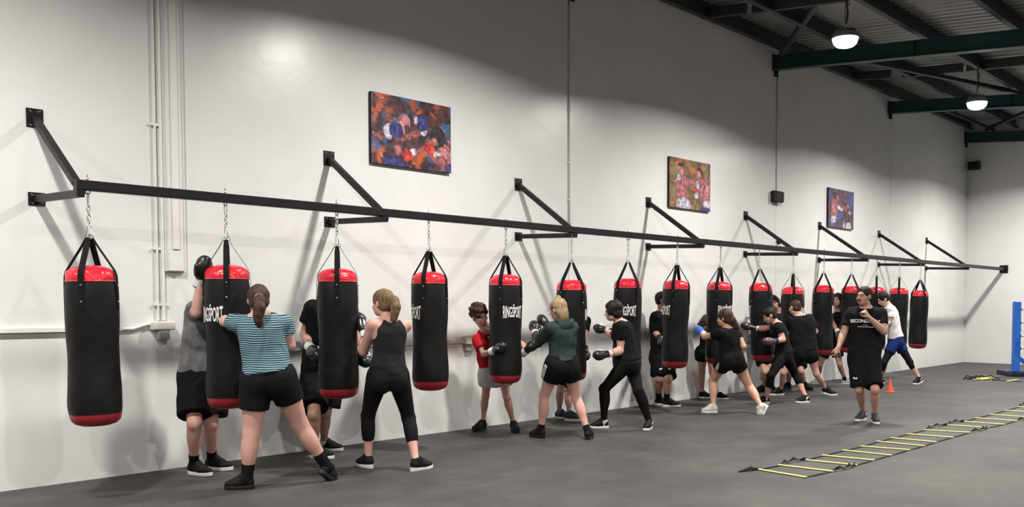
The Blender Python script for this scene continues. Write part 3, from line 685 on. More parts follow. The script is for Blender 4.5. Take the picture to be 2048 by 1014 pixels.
def build_canvases():
    C = {}
    def c(n, col, var=.35):
        if n not in C: C[n] = paint_fig('paint_' + n, tuple(v * .72 for v in col))
        return C[n]
    skin, skinp, dark, blue, red, white, pink, green = [c(n, v) for n, v in (('flesh', (.30, .085, .08)), ('lit_flesh', (.52, .19, .19)), ('black', (.014, .010, .014)), ('blue', (.03, .035, .20)), ('red', (.62, .035, .03)), ('white', (.62, .56, .64)), ('pink', (.44, .13, .14)), ('umber', (.06, .022, .028)))]
    bgs = [paint_bg('canvas_storm', ((.022, .012, .02), (.10, .035, .03)), (.50, .10, .03), (.03, .11, .26), 4.5, 3, (.53, .55)),
           paint_bg('canvas_ochre', ((.09, .06, .03), (.20, .12, .05)), (.50, .15, .05), (.22, .19, .08), 5, 8), paint_bg('canvas_cobalt', ((.05, .025, .05), (.12, .05, .06)), (.30, .09, .06), (.04, .08, .26), 6, 14, (.56, .50))]
    def blob(pts, n=6):       # smooth closed outline through the points
        P = [np.array(p, float) for p in pts]; o = []; k = len(P)
        for i in range(k):
            p0, p1, p2, p3 = P[i - 1], P[i], P[(i + 1) % k], P[(i + 2) % k]
            for q in range(n):
                t = q / n; o.append(np.array([math.sin(i * 7.3 + q * 2.1), math.cos(i * 5.1 + q * 2.9)]) * .0035 + .5 * ((2 * p1) + (-p0 + p2) * t + (2 * p0 - 5 * p1 + 4 * p2 - p3) * t * t + (-p0 + 3 * p1 - 3 * p2 + p3) * t ** 3))
        return o
    W, Hh = 1.1, .76
    PC = {'flesh': (.30, .085, .08), 'lit_flesh': (.52, .19, .19), 'black': (.014, .010, .014), 'blue': (.03, .035, .20), 'red': (.62, .035, .03), 'white': (.62, .56, .64), 'pink': (.44, .13, .14), 'umber': (.06, .022, .028)}
    def fig_name(m_): return m_.name.replace('paint_', '').split('.')[0]
    def shade(n, v): k_ = {'deep': .55, 'light': 1.35, 'bright': 1.9}[v]; return tuple(min(.9, x_ * k_ + (.01 if k_ > 1 else 0)) for x_ in PC[n])
    # figures in canvas fractions, x to the right, y downward
    figs = [
        [(skin, [(.02, .62), (.1, .54), (.2, .5), (.28, .5), (.26, .58), (.12, .66), (.05, .69)]), (green, [(.2, .55), (.35, .5), (.47, .56), (.48, .7), (.44, .9), (.42, .99), (.2, .96), (.18, .8)]),
         (skin, [(.3, .56), (.42, .5), (.56, .44), (.6, .5), (.5, .58), (.4, .62), (.3, .66)]), (pink, [(.27, .72), (.34, .7), (.35, .82), (.28, .84)]),
         (skinp, [(.32, .3), (.37, .24), (.44, .25), (.47, .34), (.46, .44), (.42, .52), (.34, .52), (.31, .42)]), (green, [(.4, .4), (.46, .42), (.46, .5), (.41, .52)]),
         (white, [(.14, .48), (.24, .4), (.24, .62), (.17, .62)]), (blue, [(.22, .42), (.3, .38), (.37, .42), (.37, .56), (.3, .6), (.22, .56)]),
         (blue, [(.54, .24), (.6, .2), (.68, .24), (.68, .4), (.64, .48), (.57, .42)]), (white, [(.52, .26), (.56, .24), (.56, .34), (.52, .34)]), (white, [(.60, .46), (.68, .42), (.67, .49), (.63, .51)]),
         (blue, [(.16, .9), (.3, .88), (.42, .96), (.42, 1.0), (.16, 1.0)]),
         (skinp, [(.83, .58), (.93, .58), (1.0, .68), (1.0, .9), (.95, .96), (.85, .93), (.82, .75)]), (dark, [(.74, .38), (.8, .33), (.88, .36), (.92, .45), (.91, .58), (.84, .64), (.76, .56), (.72, .48)]),
         (skinp, [(.75, .5), (.8, .52), (.83, .6), (.79, .62), (.75, .58)]), (skin, [(.5, .76), (.6, .66), (.7, .56), (.78, .56), (.76, .64), (.64, .72), (.54, .82)]), (white, [(.46, .74), (.53, .7), (.55, .78), (.49, .82)]),
         (red, [(.36, .8), (.43, .74), (.48, .77), (.48, .86), (.42, .92), (.37, .89)]), (red, [(.66, .62), (.73, .6), (.8, .7), (.78, .78), (.7, .74), (.65, .7)]), (white, [(.76, .74), (.82, .7), (.86, .78), (.8, .83)]),
         (skin, [(.8, .8), (.88, .76), (.97, .86), (.95, .96), (.86, .93)]), (blue, [(.93, .9), (1.0, .86), (1.0, 1.0), (.93, 1.0)])],
        [(pink, [(.2, .28), (.3, .3), (.44, .42), (.44, .6), (.42, .82), (.22, .82), (.24, .6), (.22, .45)]), (pink, [(.36, .36), (.5, .38), (.62, .4), (.62, .48), (.48, .48), (.38, .46)]), (skinp, [(.19, .18), (.24, .12), (.32, .14), (.34, .26), (.3, .36), (.21, .34)]),
         (dark, [(.19, .15), (.24, .09), (.32, .11), (.33, .17), (.26, .155)]), (white, [(.18, .34), (.24, .32), (.27, .38), (.24, .46), (.18, .44)]), (pink, [(.15, .5), (.23, .46), (.25, .62), (.22, .8), (.15, .76)]),
         (skinp, [(.64, .2), (.7, .15), (.78, .2), (.78, .34), (.7, .38), (.64, .32)]), (dark, [(.66, .18), (.71, .12), (.79, .18), (.79, .28), (.74, .2)]), (pink, [(.72, .36), (.86, .28), (1.0, .34), (1.0, .84), (.8, .84), (.72, .6)]), (skinp, [(.86, .4), (.97, .42), (.98, .7), (.88, .74)]),
         (white, [(.64, .42), (.7, .4), (.71, .54), (.65, .56)]), (red, [(.56, .56), (.64, .54), (.66, .64), (.58, .66)]), (white, [(.6, .66), (.68, .62), (.7, .74), (.62, .76)]), (white, [(.22, .8), (.44, .8), (.5, .99), (.18, .98)]), (white, [(.84, .8), (1.0, .78), (1.0, .95), (.83, .93)]), (blue, [(.8, .92), (1.0, .94), (1.0, 1.0), (.78, 1.0)])],
        [(pink, [(.12, .3), (.24, .24), (.34, .3), (.38, .46), (.34, .62), (.3, .8), (.1, .8), (.1, .5)]), (skinp, [(.16, .28), (.26, .3), (.28, .5), (.22, .7), (.12, .66)]), (green, [(.18, .12), (.28, .08), (.38, .14), (.38, .24), (.26, .28), (.17, .22)]), (skinp, [(.32, .16), (.39, .18), (.38, .27), (.31, .28)]),
         (white, [(.34, .44), (.42, .42), (.46, .5), (.38, .54)]), (white, [(.44, .46), (.54, .48), (.54, .55), (.46, .55)]), (white, [(.1, .74), (.28, .72), (.28, .86), (.12, .9)]),
         (green, [(.56, .36), (.68, .32), (.8, .4), (.86, .6), (.84, .84), (.62, .86), (.6, .6)]), (skin, [(.56, .42), (.66, .4), (.72, .5), (.64, .56), (.56, .52)]), (pink, [(.72, .36), (.8, .38), (.8, .48), (.74, .48)]), (white, [(.8, .52), (.86, .54), (.86, .62), (.8, .6)]), (white, [(.68, .86), (.84, .82), (.9, .98), (.68, .99)]), (white, [(.58, .84), (.62, .8), (.64, .98), (.58, .99)])]]
    info = [(5.70, 3.03, 'large boxing canvas with blue and red gloves on a dark stormy background'), (11.08, 2.99, 'middle boxing canvas with two pale boxers on an ochre background'), (16.28, 3.02, 'farthest boxing canvas with a pink boxer on a cobalt blue background')]
    for i, (x0, z0, l) in enumerate(info):
        t = thing('boxing_canvas', l, 'canvas painting', (x0, 0, z0), 'boxing canvases on the wall')
        m = MB(); m.box((W / 2, -.022, Hh / 2), (W, .036, Hh)); m.build('stretcher_frame', BLK, t)
        mats = [bgs[i]]; m = MB(); m.box((W / 2, -.0415, Hh / 2), (W, .003, Hh), mi=0)
        for q, (mt, pts) in enumerate(figs[i]):
            if mt not in mats: mats.append(mt)
            mi = mats.index(mt); o = blob(pts); y = -.0435 - q * .00012
            vs = [(min(max(float(p[0]), 0), 1) * W, y, (1 - min(max(float(p[1]), 0), 1)) * Hh) for p in o]
            def put(poly, mi):
                from mathutils.geometry import tessellate_polygon
                tr = tessellate_polygon([[Vector(v) for v in poly]]); m.add(poly, [tuple(f) for f in tr], mi)
            put(vs, mi)
            k = len(vs); cx = sum(v[0] for v in vs) / k; cz = sum(v[2] for v in vs) / k; base = fig_name(mt)
            for (sc_, ddx, ddz, var) in ((.62, 0, 0, 'light'),):
                mm = c(base + '_' + var, shade(base, var))
                if mm not in mats: mats.append(mm)
                ext = (max(v[0] for v in vs) - min(v[0] for v in vs)) / .12
                pv = [(cx + (v[0] - cx) * sc_ + ddx * ext, y - .00004 * (1 + ('deep', 'light', 'bright').index(var)), cz + (v[2] - cz) * sc_ + ddz * ext) for v in vs]
                if all(0 < v[0] < W and 0 < v[2] < Hh for v in pv): put(pv, mats.index(mm))
        m.build('painted_canvas', mats, t)

# ------------------------------------------------------------------ things on the floor
def build_floor_things():
    YEL = simple('yellow_plastic', (.80, .74, .16), .45); WEB2 = simple('ladder_webbing', (.012, .012, .013), .8); ORG = simple('orange_plastic', (.75, .11, .05), .5)
    Lp = [(130, 750), (290, 720), (470, 683), (600, 650), (745, 614), (875, 585), (990, 550), (1090, 525), (1205, 497), (1325, 468), (1480, 432), (1600, 408), (1690, 382), (1795, 357), (1900, 328), (1990, 302)]
    Rp = [(460, 805), (650, 763), (820, 718), (945, 683), (1070, 648), (1200, 610), (1305, 581), (1390, 553), (1510, 520), (1635, 485), (1765, 450), (1880, 427), (1968, 402), None, None, None]
    s = 568 / 2028.0
    PL = [on_z(1480 + a * s, 730 + b * s) for a, b in Lp]; PR = [on_z(1480 + p[0] * s, 730 + p[1] * s) if p else None for p in Rp]
    dl = PR[-4] - PL[-4]
    for i in range(len(PR)):
        if PR[i] is None: PR[i] = PL[i] + dl
    for k in range(2): d = (PL[-1] - PL[-3]) / 2; PL.append(PL[-1] + d); PR.append(PR[-1] + d)
    o = PL[0]; t = thing('agility_ladder', 'long yellow and black agility ladder lying flat on the floor in front', 'agility ladder', o)
    for i, (a, b) in enumerate(zip(PL, PR)):
        m = MB(); a2, b2 = a - o, b - o; e = nrm(b2 - a2) * .02; m.bar(tuple(a2 - e + [0, 0, .009]), tuple(b2 + e + [0, 0, .009]), .032, .006, bev=.002); m.build('rung', YEL, t)
    rg = random.Random(4)
    for P, tw in ((PL, (1, 9, 10, 15)), (PR, (1, 9, 12))):
        m = MB()
        for i in range(len(P) - 1):
            a, b = P[i] - o, P[i + 1] - o; n = 8; sd = nrm(np.cross(b - a, [0, 0, 1])); vs = []; fs = []; side = 1 if P is PL else -1
            for q in range(n + 1):
                t_ = q / n; c = a + (b - a) * t_; ar = math.sin(PI * t_)
                if i in tw: c = c - sd * side * .035 * ar + [0, 0, .02 * ar * abs(math.sin(7 * t_))]; an = 2.6 * PI * t_
                else: c = c - sd * side * .006 * ar; an = .15 * ar
                u = sd * math.cos(an) * .017 + np.array([0, 0, 1]) * math.sin(an) * .017; base = c + [0, 0, .0035 + abs(math.sin(an)) * .017]
                nn = np.cross(nrm(b - a), u); nn = nrm(nn) * .001
                vs += [base - u - nn, base + u - nn, base + u + nn, base - u + nn]
            for q in range(n):
                p = q * 4; r_ = p + 4
                for k in range(4): fs.append((p + k, p + (k + 1) % 4, r_ + (k + 1) % 4, r_ + k))
            fs += [(3, 2, 1, 0), (n * 4, n * 4 + 1, n * 4 + 2, n * 4 + 3)]
            m.add(vs, fs)
        m.build('side_strap', WEB2, t)
    m = MB(); m.tube([(0, 0, .01), (-.06, .03, .02), (-.09, .02, .03), (-.12, .05, .015), (-.17, .06, .01), (-.22, .07, .008)], [.012, .016, .02, .016, .012, .006], 8); m.build('strap_end', WEB2, t, True)
    # heap of the second ladder
    p = on_z(1960, 759); t = thing('folded_agility_ladder', 'black and yellow agility ladder bundled up on the floor near the blue post', 'agility ladder', p)
    rr = RT
    m = MB()
    for k in range(11):
        c = -rr * .28 + rr * (.058 * k) ; h = .03 + .05 * abs(math.sin(k * 1.9)); q0 = FH * (.05 * math.sin(k * 2.3))
        pts = [c + q0 - rr * .06 + [0, 0, .012], c + q0 - rr * .03 + [0, 0, h], c + q0 + rr * .02 + FH * .03 + [0, 0, h * .9], c + q0 + rr * .07 + [0, 0, .012]]
        m.tube([tuple(v) for v in pts], .014, 6)
    m.build('strap_bundle', WEB2, t, True)
    for k, (u, v, a, z) in enumerate(((-.02, -.1, .2, .03), (.02, -.08, .35, .045), (.06, -.06, .15, .055), (.1, -.1, .3, .03))):
        m = MB(); c = rr * u + FH * v; d = rr * math.cos(a) + FH * math.sin(a); m.bar(tuple(c - d * .16 + [0, 0, z * .5]), tuple(c + d * .16 + [0, 0, z]), .035, .008); m.build('rung', YEL, t)
    m = MB(); q0 = on_z(1985, 761) - p; q1 = on_z(2045, 764) - p; m.tube([tuple(q0 + [0, 0, .006]), tuple((q0 + q1) / 2 + [0, 0, .008]), tuple(q1 + [0, 0, .006])], .008, 6); m.build('side_strap', WEB2, t, True)
    m = MB(); q0 = on_z(2015, 763.5) - p; q1 = on_z(2034, 760.5) - p; m.bar(tuple(q0 + [0, 0, .012]), tuple(q1 + [0, 0, .012]), .05, .01); m.build('rung', YEL, t)
    # marker cone
    p = on_z(1780, 784); t = thing('marker_cone', 'small orange marker cone standing right of the coach', 'cone', p)
    m = MB(); m.box((0, 0, .006), (.135, .135, .012), bev=.004); m.build('base', ORG, t)
    prof = []
    for k in range(6): z = .012 + k * .038; r_ = .058 - .009 * k; prof += [(r_, z), (r_ - .004, z + .03), (r_ - .0085, z + .032)]
    prof += [(.008, .245), (.001, .247)]
    m = MB(); m.lathe(prof, n=20); m.build('cone_body', ORG, t, True, auto=30)
    # corner post of a boxing ring
    p = on_z(2031, 752); t = thing('ring_corner_post', 'bright blue boxing ring corner post on a dark pad at the right edge', 'ring post', p)
    e1 = RT; e2 = FH
    Mr = Matrix((tuple(e1), tuple(e2), (0, 0, 1))).transposed()
    m = MB(); m.box(tuple(e1 * .9 + e2 * .2 + [0, 0, .05]), (2.1, .7, .1), Mr, bev=.015); m.build('base_pad', NAVY, t)
    m = MB(); m.box((0, 0, .83), (.13, .13, 1.46), Mr, bev=.008); m.build('post', DBLUE, t)
    m = MB(); m.bar(tuple(e1 * .06 + [0, 0, .38]), tuple(e1 * .42 + [0, 0, .11]), .07, .07); m.build('strut', DBLUE, t)
    m = MB(); m.box(tuple(e1 * .32 + [0, 0, .105]), (.9, .1, .02), Mr); m.build('foot', DBLUE, t)
    for k, z in enumerate((1.40, 1.12, .84, .58)):
        m = MB(); m.tube([tuple(e1 * .06 + [0, 0, z]), tuple(e1 * .1 + [0, 0, z])], .03, 10); m.tube([tuple(e1 * .1 + [0, 0, z]), tuple(e1 * .2 + [0, 0, z])], .013, 8); a = m.build('turnbuckle', STEEL, t, True)
        m = MB(); m.tube([tuple(e1 * .2 + [0, 0, z]), tuple(e1 * 1.85 + e2 * .1 + [0, 0, z - .02])], .016, 10); m.build('rope', simple_get('white_rope', (.6, .6, .62)), t, True)
    m = MB(); m.tube([tuple(e1 * .08 + [0, 0, .98]), tuple(e1 * 1.5 + [0, 0, .5])], .012, 8); m.build('stay_cable', STEEL, t, True)
    m = MB(); m.box(tuple(e1 * 1.9 + [0, 0, .83]), (.13, .13, 1.46), Mr, bev=.008); m.build('post', DBLUE, t)
    p2 = A_(p) + e1 * .3 - e2 * .25
    m = MB(); m.lathe([(.02, -.05), (.17, -.05), (.2, -.03), (.205, 0), (.2, .03), (.17, .05), (.02, .05)], (0, 0, .0), 24, M=Matrix((tuple(e1), (0, 0, 1), tuple(-e2))).transposed())
    t2 = thing('round_pad', 'dark navy round striking pad leaning behind the blue post', 'pad', p2 + [0, 0, 0]); o = m.build('pad', NAVY, t2, True, auto=40); o.location = (0, 0, .76)
    m = MB(); m.tube([(0, 0, .02), (0, 0, .56)], .03, 10); m.lathe([(.2, 0), (.2, .02), (.03, .03)], n=20); m.build('stand', BLK, t2, True, auto=40)
# ------------------------------------------------------------------ people
def skin_mat(name, c):
    m, nt, b = new_mat(name); L = nt.links; tc = N(nt, 'ShaderNodeTexCoord')
    n = N(nt, 'ShaderNodeTexNoise', Scale=11.0, Detail=4.0); L.new(tc.outputs['Object'], n.inputs['Vector'])
    r = N(nt, 'ShaderNodeValToRGB'); e = r.color_ramp.elements; e[0].position = .35; e[1].position = .68
    e[0].color = (*c, 1); e[1].color = (min(c[0] * 1.02, 1), c[1] * .86, c[2] * .85, 1); L.new(n.outputs['Fac'], r.inputs[0]); L.new(r.outputs[0], b.inputs['Base Color'])
    b.inputs['Roughness'].default_value = .5; b.inputs['Specular IOR Level'].default_value = .4
    b.inputs['Subsurface Weight'].default_value = .0
    return m
def folds(m, sc=7.0, st=.55, dist=.05, stretch=(1, 1, .45)):     # soft creases of worn cloth
    nt = m.node_tree; L = nt.links; b = nt.nodes['Principled BSDF']; tc = N(nt, 'ShaderNodeTexCoord'); mp = N(nt, 'ShaderNodeMapping'); mp.inputs['Scale'].default_value = stretch; mp.inputs['Rotation'].default_value = (.5, .3, 0)
    L.new(tc.outputs['Object'], mp.inputs[0]); n = N(nt, 'ShaderNodeTexNoise', Scale=sc, Detail=3.0, Roughness=.45, Distortion=1.4); L.new(mp.outputs[0], n.inputs['Vector'])
    bp = N(nt, 'ShaderNodeBump', Strength=st, Distance=dist); L.new(n.outputs['Fac'], bp.inputs['Height'])
    if b.inputs['Normal'].is_linked:
        o = b.inputs['Normal'].links[0].from_node; L.new(bp.outputs[0], o.inputs['Normal'])
    else: L.new(bp.outputs[0], b.inputs['Normal'])
    return m
def cloth(name, c, var=.15, rough=.9, bump=.25, f=.55): return folds(simple(name, c, rough, spec=.12, bump=bump, scale=220, var=var, vscale=9), st=f)
def hairm(name, c):
    m, nt, b = new_mat(name); L = nt.links; tc = N(nt, 'ShaderNodeTexCoord'); mp = N(nt, 'ShaderNodeMapping'); mp.inputs['Scale'].default_value = (1, 1, .12); L.new(tc.outputs['Object'], mp.inputs[0])
    n = N(nt, 'ShaderNodeTexNoise', Scale=110, Detail=4.0); L.new(mp.outputs[0], n.inputs['Vector']); r = N(nt, 'ShaderNodeValToRGB'); e = r.color_ramp.elements; e[0].position = .35; e[1].position = .7
    e[0].color = (c[0] * .55, c[1] * .55, c[2] * .55, 1); e[1].color = (c[0] * 1.5, c[1] * 1.5, c[2] * 1.5, 1); L.new(n.outputs['Fac'], r.inputs[0]); L.new(r.outputs[0], b.inputs['Base Color'])
    b.inputs['Roughness'].default_value = .6; b.inputs['Specular IOR Level'].default_value = .25
    bp = N(nt, 'ShaderNodeBump', Strength=.7, Distance=.006); L.new(n.outputs['Fac'], bp.inputs['Height']); L.new(bp.outputs[0], b.inputs['Normal']); return m
SK = {'pink': skin_mat('pink_skin', (.55, .325, .27)), 'fair': skin_mat('fair_skin', (.56, .37, .30)), 'tan': skin_mat('tan_skin', (.42, .25, .185)), 'warm': skin_mat('warm_skin', (.52, .31, .215))}
CL = {'black': cloth('black_cotton', (.007, .007, .008)), 'lycra': cloth('black_lycra', (.006, .006, .007), rough=.7, f=.2), 'char': cloth('charcoal_fabric', (.02, .02, .023), f=.35), 'grey': cloth('grey_marl', (.17, .17, .175), .3),
      'red': cloth('red_jersey', (.50, .016, .025)), 'green': cloth('dark_green_fleece', (.026, .040, .036), .3), 'white': cloth('white_cotton', (.78, .75, .74), .03), 'navy': cloth('navy_shorts_cloth', (.010, .022, .12)), 'pale': cloth('pale_grey_cloth', (.5, .5, .52)), 'sock': cloth('black_sock', (.007, .007, .008)), 'wsock': cloth('white_sock', (.62, .60, .58)), 'gsock': cloth('grey_sock', (.12, .12, .13), .8)}
HR = {'brown': hairm('brown_hair', (.05, .025, .017)), 'dark': hairm('dark_hair', (.008, .006, .005)), 'blond': hairm('blond_hair', (.27, .185, .105)), 'tawny': hairm('tawny_hair', (.16, .095, .05))}
GL = {'black': simple('black_glove_leather', (.012, .012, .013), .33, bump=.2, scale=30), 'blue': simple('blue_glove_leather', (.05, .13, .5), .35, bump=.2, scale=30), 'white': simple('white_glove_leather', (.72, .70, .68), .4, var=.06), 'pinkw': simple('pink_glove_strap', (.75, .45, .45), .5, var=.3, vscale=40), 'yellow': simple('yellow_green_mark', (.6, .6, .1), .5),
      'floral': simple('patterned_glove_leather', (.10, .05, .07), .4, var=.95, vscale=60)}
SH = {'black': simple('black_shoe_mesh', (.007, .007, .008), .65, spec=.2, bump=.3, scale=250), 'navy': simple('navy_shoe_mesh', (.02, .022, .045), .6, bump=.4, scale=250), 'white': simple('offwhite_shoe_mesh', (.62, .58, .53), .6, bump=.3, scale=200), 'sole': simple('white_shoe_sole', (.66, .65, .63), .5), 'dsole': simple('dark_shoe_sole', (.010, .010, .011), .5, spec=.3)}
EYE_W = simple('eye_white', (.6, .56, .53), .3); EYE_D = simple('eye_dark', (.02, .012, .01), .2); LIP = simple('lip_skin', (.38, .12, .10), .5); BROW = HR['dark']
MOUTH = simple('open_mouth', (.05, .012, .012), .5)
def stripes_mat():
    m, nt, b = new_mat('striped_jersey'); L = nt.links; tc = N(nt, 'ShaderNodeTexCoord'); sp = N(nt, 'ShaderNodeSeparateXYZ'); L.new(tc.outputs['Object'], sp.inputs[0])
    n = N(nt, 'ShaderNodeTexNoise', Scale=5.0, Detail=2.0); L.new(tc.outputs['Object'], n.inputs['Vector'])
    a = N(nt, 'ShaderNodeMath', operation='MULTIPLY_ADD'); a.inputs[1].default_value = .035; L.new(n.outputs['Fac'], a.inputs[0]); L.new(sp.outputs['Z'], a.inputs[2])
    w = N(nt, 'ShaderNodeMath', operation='PINGPONG'); w.inputs[1].default_value = .0088; L.new(a.outputs[0], w.inputs[0])
    g = N(nt, 'ShaderNodeMath', operation='GREATER_THAN'); g.inputs[1].default_value = .0051; L.new(w.outputs[0], g.inputs[0])
    mx = N(nt, 'ShaderNodeMixRGB'); mx.inputs[1].default_value = (.010, .022, .05, 1); mx.inputs[2].default_value = (.22, .40, .44, 1); L.new(g.outputs[0], mx.inputs[0]); L.new(mx.outputs[0], b.inputs['Base Color']); b.inputs['Roughness'].default_value = .85
    return m
CL['stripe'] = folds(stripes_mat(), 9, .5, .03)

PROF = {'m': [(-.16, .13, .10), (-.06, .165, .115), (.06, .165, .115), (.22, .148, .105), (.38, .142, .10), (.56, .158, .112), (.74, .178, .118), (.86, .178, .108), (.94, .13, .088), (1.0, .07, .065)],
        'f': [(-.16, .13, .10), (-.06, .172, .118), (.06, .166, .115), (.22, .142, .10), (.38, .122, .09), (.56, .134, .10), (.74, .150, .105), (.86, .150, .095), (.94, .11, .078), (1.0, .058, .056)]}
def solve_mid(a, b, px, py, La, Lb, sign, pref):
    """joint between a and b that lies on the sight line of (px, py) with the right bone lengths"""
    r = ray(px, py); r = r / float(r @ FH); best = None; mid = (dep(a) + dep(b)) / 2
    for o in np.linspace(-.45, .45, 361):
        p = CAM + r * (mid + o); la, lb = np.linalg.norm(p - a), np.linalg.norm(p - b)
        c = ((la - La) / La) ** 2 + ((lb - Lb) / Lb) ** 2 + (.02 if (pref is not None and float((p - (A_(a) + A_(b)) / 2) @ pref) < 0) else 0) * abs(o) * 10 + (0 if sign == 0 or o * sign >= 0 else .02 + abs(o))
        if best is None or c < best[0]: best = (c, p, la, lb)
    return best[1], best[2], best[3]

REPORT = []
def person(sp):
    S = sp['S']; sex = sp.get('sex', 'm'); bf = sp.get('bf', 1.0); vox = sp['vox']; leg = sp.get('leg', 1.0) * bf ** .5
    fA, fB = [on_z(f[0], f[1]) for f in sp['feet']]
    Z0 = sp.get('Z', (dep(fA) + dep(fB)) / 2)
    J = {}
    pel = at_d(sp['pelvis'][0], sp['pelvis'][1], Z0 + sp['pelvis'][2]); nck = at_d(sp['neck'][0], sp['neck'][1], Z0 + sp['neck'][2])
    hd = at_d(sp['head'][0], sp['head'][1], Z0 + sp['head'][2])
    hp, hs = sp['face']; fp, fs = head_vec(hp), head_vec(hs)
    ax = nrm(nck - pel)
    # the person's left is up x front
    latp = nrm(np.cross([0, 0, 1], fp)); lats = nrm(np.cross(ax, fs)); 
    hipw = (.088 if sex == 'm' else .092) * S; shw = (.172 if sex == 'm' else .150) * S * bf ** .5
    # limb 0 = feet[0] / arms[0]; decide the side from its position in the view
    side = 1.0 if float(latp @ RT) < 0 else -1.0      # limb 0 is the one to the left of the view
    if sp.get('swapleg'): side_l = -side
    else: side_l = side
    hips = [pel + latp * hipw * side_l, pel - latp * hipw * side_l]
    sidea = 1.0 if float(lats @ RT) < 0 else -1.0
    if sp.get('swaparm'): sidea = -sidea
    sc = nck - ax * .075 * S
    sh = [sc + lats * shw * sidea, sc - lats * shw * sidea]
    for i in (0, 1):
        if sp.get('sh') and sp['sh'][i]: sh[i] = sh[i] + RT * sp['sh'][i][0] + FH * sp['sh'][i][1] + np.array([0, 0, sp['sh'][i][2]])
    T, C_, U, Fo = .43 * S, .415 * S, .285 * S, .25 * S
    ank = []; kn = []; toe = []
    for i, f in enumerate(sp['feet']):
        g = (fA, fB)[i]; lift = f[3] if len(f) > 3 else 0; dv = head_vec(f[2])
        flen = (.26 if sex == 'm' else .24) * S
        qa = .6 * flen - .060 * S; ball = g + dv * qa
        # heel lift turns the foot about the ball
        a = R(lift); an = ball + (-dv * math.cos(a) + np.array([0, 0, 1]) * math.sin(a)) * qa + (np.array([0, 0, 1]) * math.cos(a) + dv * math.sin(a)) * .085 * S
        ank.append(an); toe.append((ball, dv, a, flen))
        k = sp['knees'][i]; p, la, lb = solve_mid(hips[i], an, k[0], k[1], T, C_, k[2] if len(k) > 2 else 0, fp + 0)
        kn.append(p); REPORT.append((sp['id'], 'leg%d' % i, round(la / T, 2), round(lb / C_, 2)))
    el = []; wr = []; hn = []
    for i, a in enumerate(sp['arms']):
        w = at_d(a['w'][0], a['w'][1], Z0 + a['w'][2]); e = a['e']
        if len(e) > 2 and not a.get('auto'): p = at_d(e[0], e[1], Z0 + e[2]); la, lb = np.linalg.norm(p - sh[i]), np.linalg.norm(p - w)
        else: p, la, lb = solve_mid(sh[i], w, e[0], e[1], U, Fo, e[2] if len(e) > 2 else 0, None)
        el.append(p); wr.append(w); REPORT.append((sp['id'], 'arm%d' % i, round(la / U, 2), round(lb / Fo, 2)))
        if 'g' in a: hdir = nrm(at_d(a['g'][0], a['g'][1], Z0 + a['g'][2]) - w)
        else: hdir = nrm(w - p)
        hn.append(hdir)
    allp = np.array([pel, nck, hd] + hips + sh + ank + kn + el + wr)
    lo, hi = allp.min(0) - .2, allp.max(0) + .24; lo[2] = 0.0
    base = np.array([float(pel[0]), float(pel[1]), 0.0])
    o = lambda p: A_(p) - base
    # everything below in the person's own space
    pel, nck, hd = o(pel), o(nck), o(hd); hips = [o(p) for p in hips]; sh = [o(p) for p in sh]; ank = [o(p) for p in ank]; kn = [o(p) for p in kn]; el = [o(p) for p in el]; wr = [o(p) for p in wr]
    lo, hi = lo - base, hi - base
    root = thing('person', sp['label'], 'person', base, 'people training in the hall')
    prof = [(t, w * S * bf, d * S * bf ** 1.3) for (t, w, d) in PROF[sex]]; bend = sp.get('bend', .01)
    trunk = lambda off=0.0, lt=None, ht=None, pr=None: loft(pel, nck, latp, lats, pr or prof, off, bend, lt, ht)
    # head frame
    hh, hpitch, hroll = sp['hface']; hf = head_vec(hh); hl = nrm(np.cross([0, 0, 1], hf)); hu = np.array([0., 0, 1])
    a = R(hpitch); hf, hu = hf * math.cos(a) - hu * math.sin(a), hu * math.cos(a) + hf * math.sin(a)       # nod down positive
    a = R(hroll); hl, hu = hl * math.cos(a) + hu * math.sin(a), hu * math.cos(a) - hl * math.sin(a)
    hs_ = S * sp.get('hsz', 1.0) * 1.0
    HM = np.array([hl, hf, hu])
    H = lambda x, y, z: hd + (hl * x + hf * y + hu * z) * hs_
    hfine = [(hd - .13, hd + .13)] if sp.get('facefine') else []
    if sp.get('hands'): hfine = hfine
    F = Field(lo, hi, vox, hfine, .005)
    k = .03
    F.add(trunk(), k)
    for s_, q in ((1, 0), (-1, 1)):
        F.add(ell(pel - fp * .055 * S + latp * s_ * .075 * S - np.array([0, 0, .05 * S]), np.array([latp, fp, [0, 0, 1]]), np.array([.088, .075, .10]) * S * bf), .03)
        if sex == 'f': F.add(ell(pel + (nck - pel) * .66 + nrm(np.cross(lats, ax)) * .085 * S + lats * s_ * .068 * S, np.array([lats, nrm(np.cross(lats, ax)), ax]), np.array([.06, .052, .06]) * S * bf), .03)
    for i in (0, 1):
        lr = leg
        fr = nrm(np.cross(nrm(ank[i] - hips[i]), latp * 1.0)); fr = fp
        F.add(limb(hips[i], kn[i], np.array([.092, .090, .084, .076, .067, .059, .054]) * S * lr), .035)
        F.add(limb(kn[i], ank[i], np.array([.053, .054, .054, .050, .043, .037, .033, .034]) * S * lr), .02)
        back = -nrm(fp - nrm(ank[i] - kn[i]) * float(fp @ nrm(ank[i] - kn[i])))
        F.add(ell(kn[i] + (ank[i] - kn[i]) * .30 + back * .020 * S, np.array([np.cross(back, nrm(ank[i] - kn[i])), back, nrm(ank[i] - kn[i])]), np.array([.046, .042, .115]) * S * lr), .025)
        F.add(ell(kn[i] - back * .012, np.eye(3), np.array([.05, .05, .055]) * S * lr), .015)
        ball, dv, a, fl = toe[i]; ball = o(ball) + [0, 0, .035]
        F.add(limb(ank[i] - [0, 0, .02], ball, [.030 * S, .022 * S]), .01); F.add(limb(ball, ball + dv * .06 * S, [.021 * S, .016 * S]), .005)
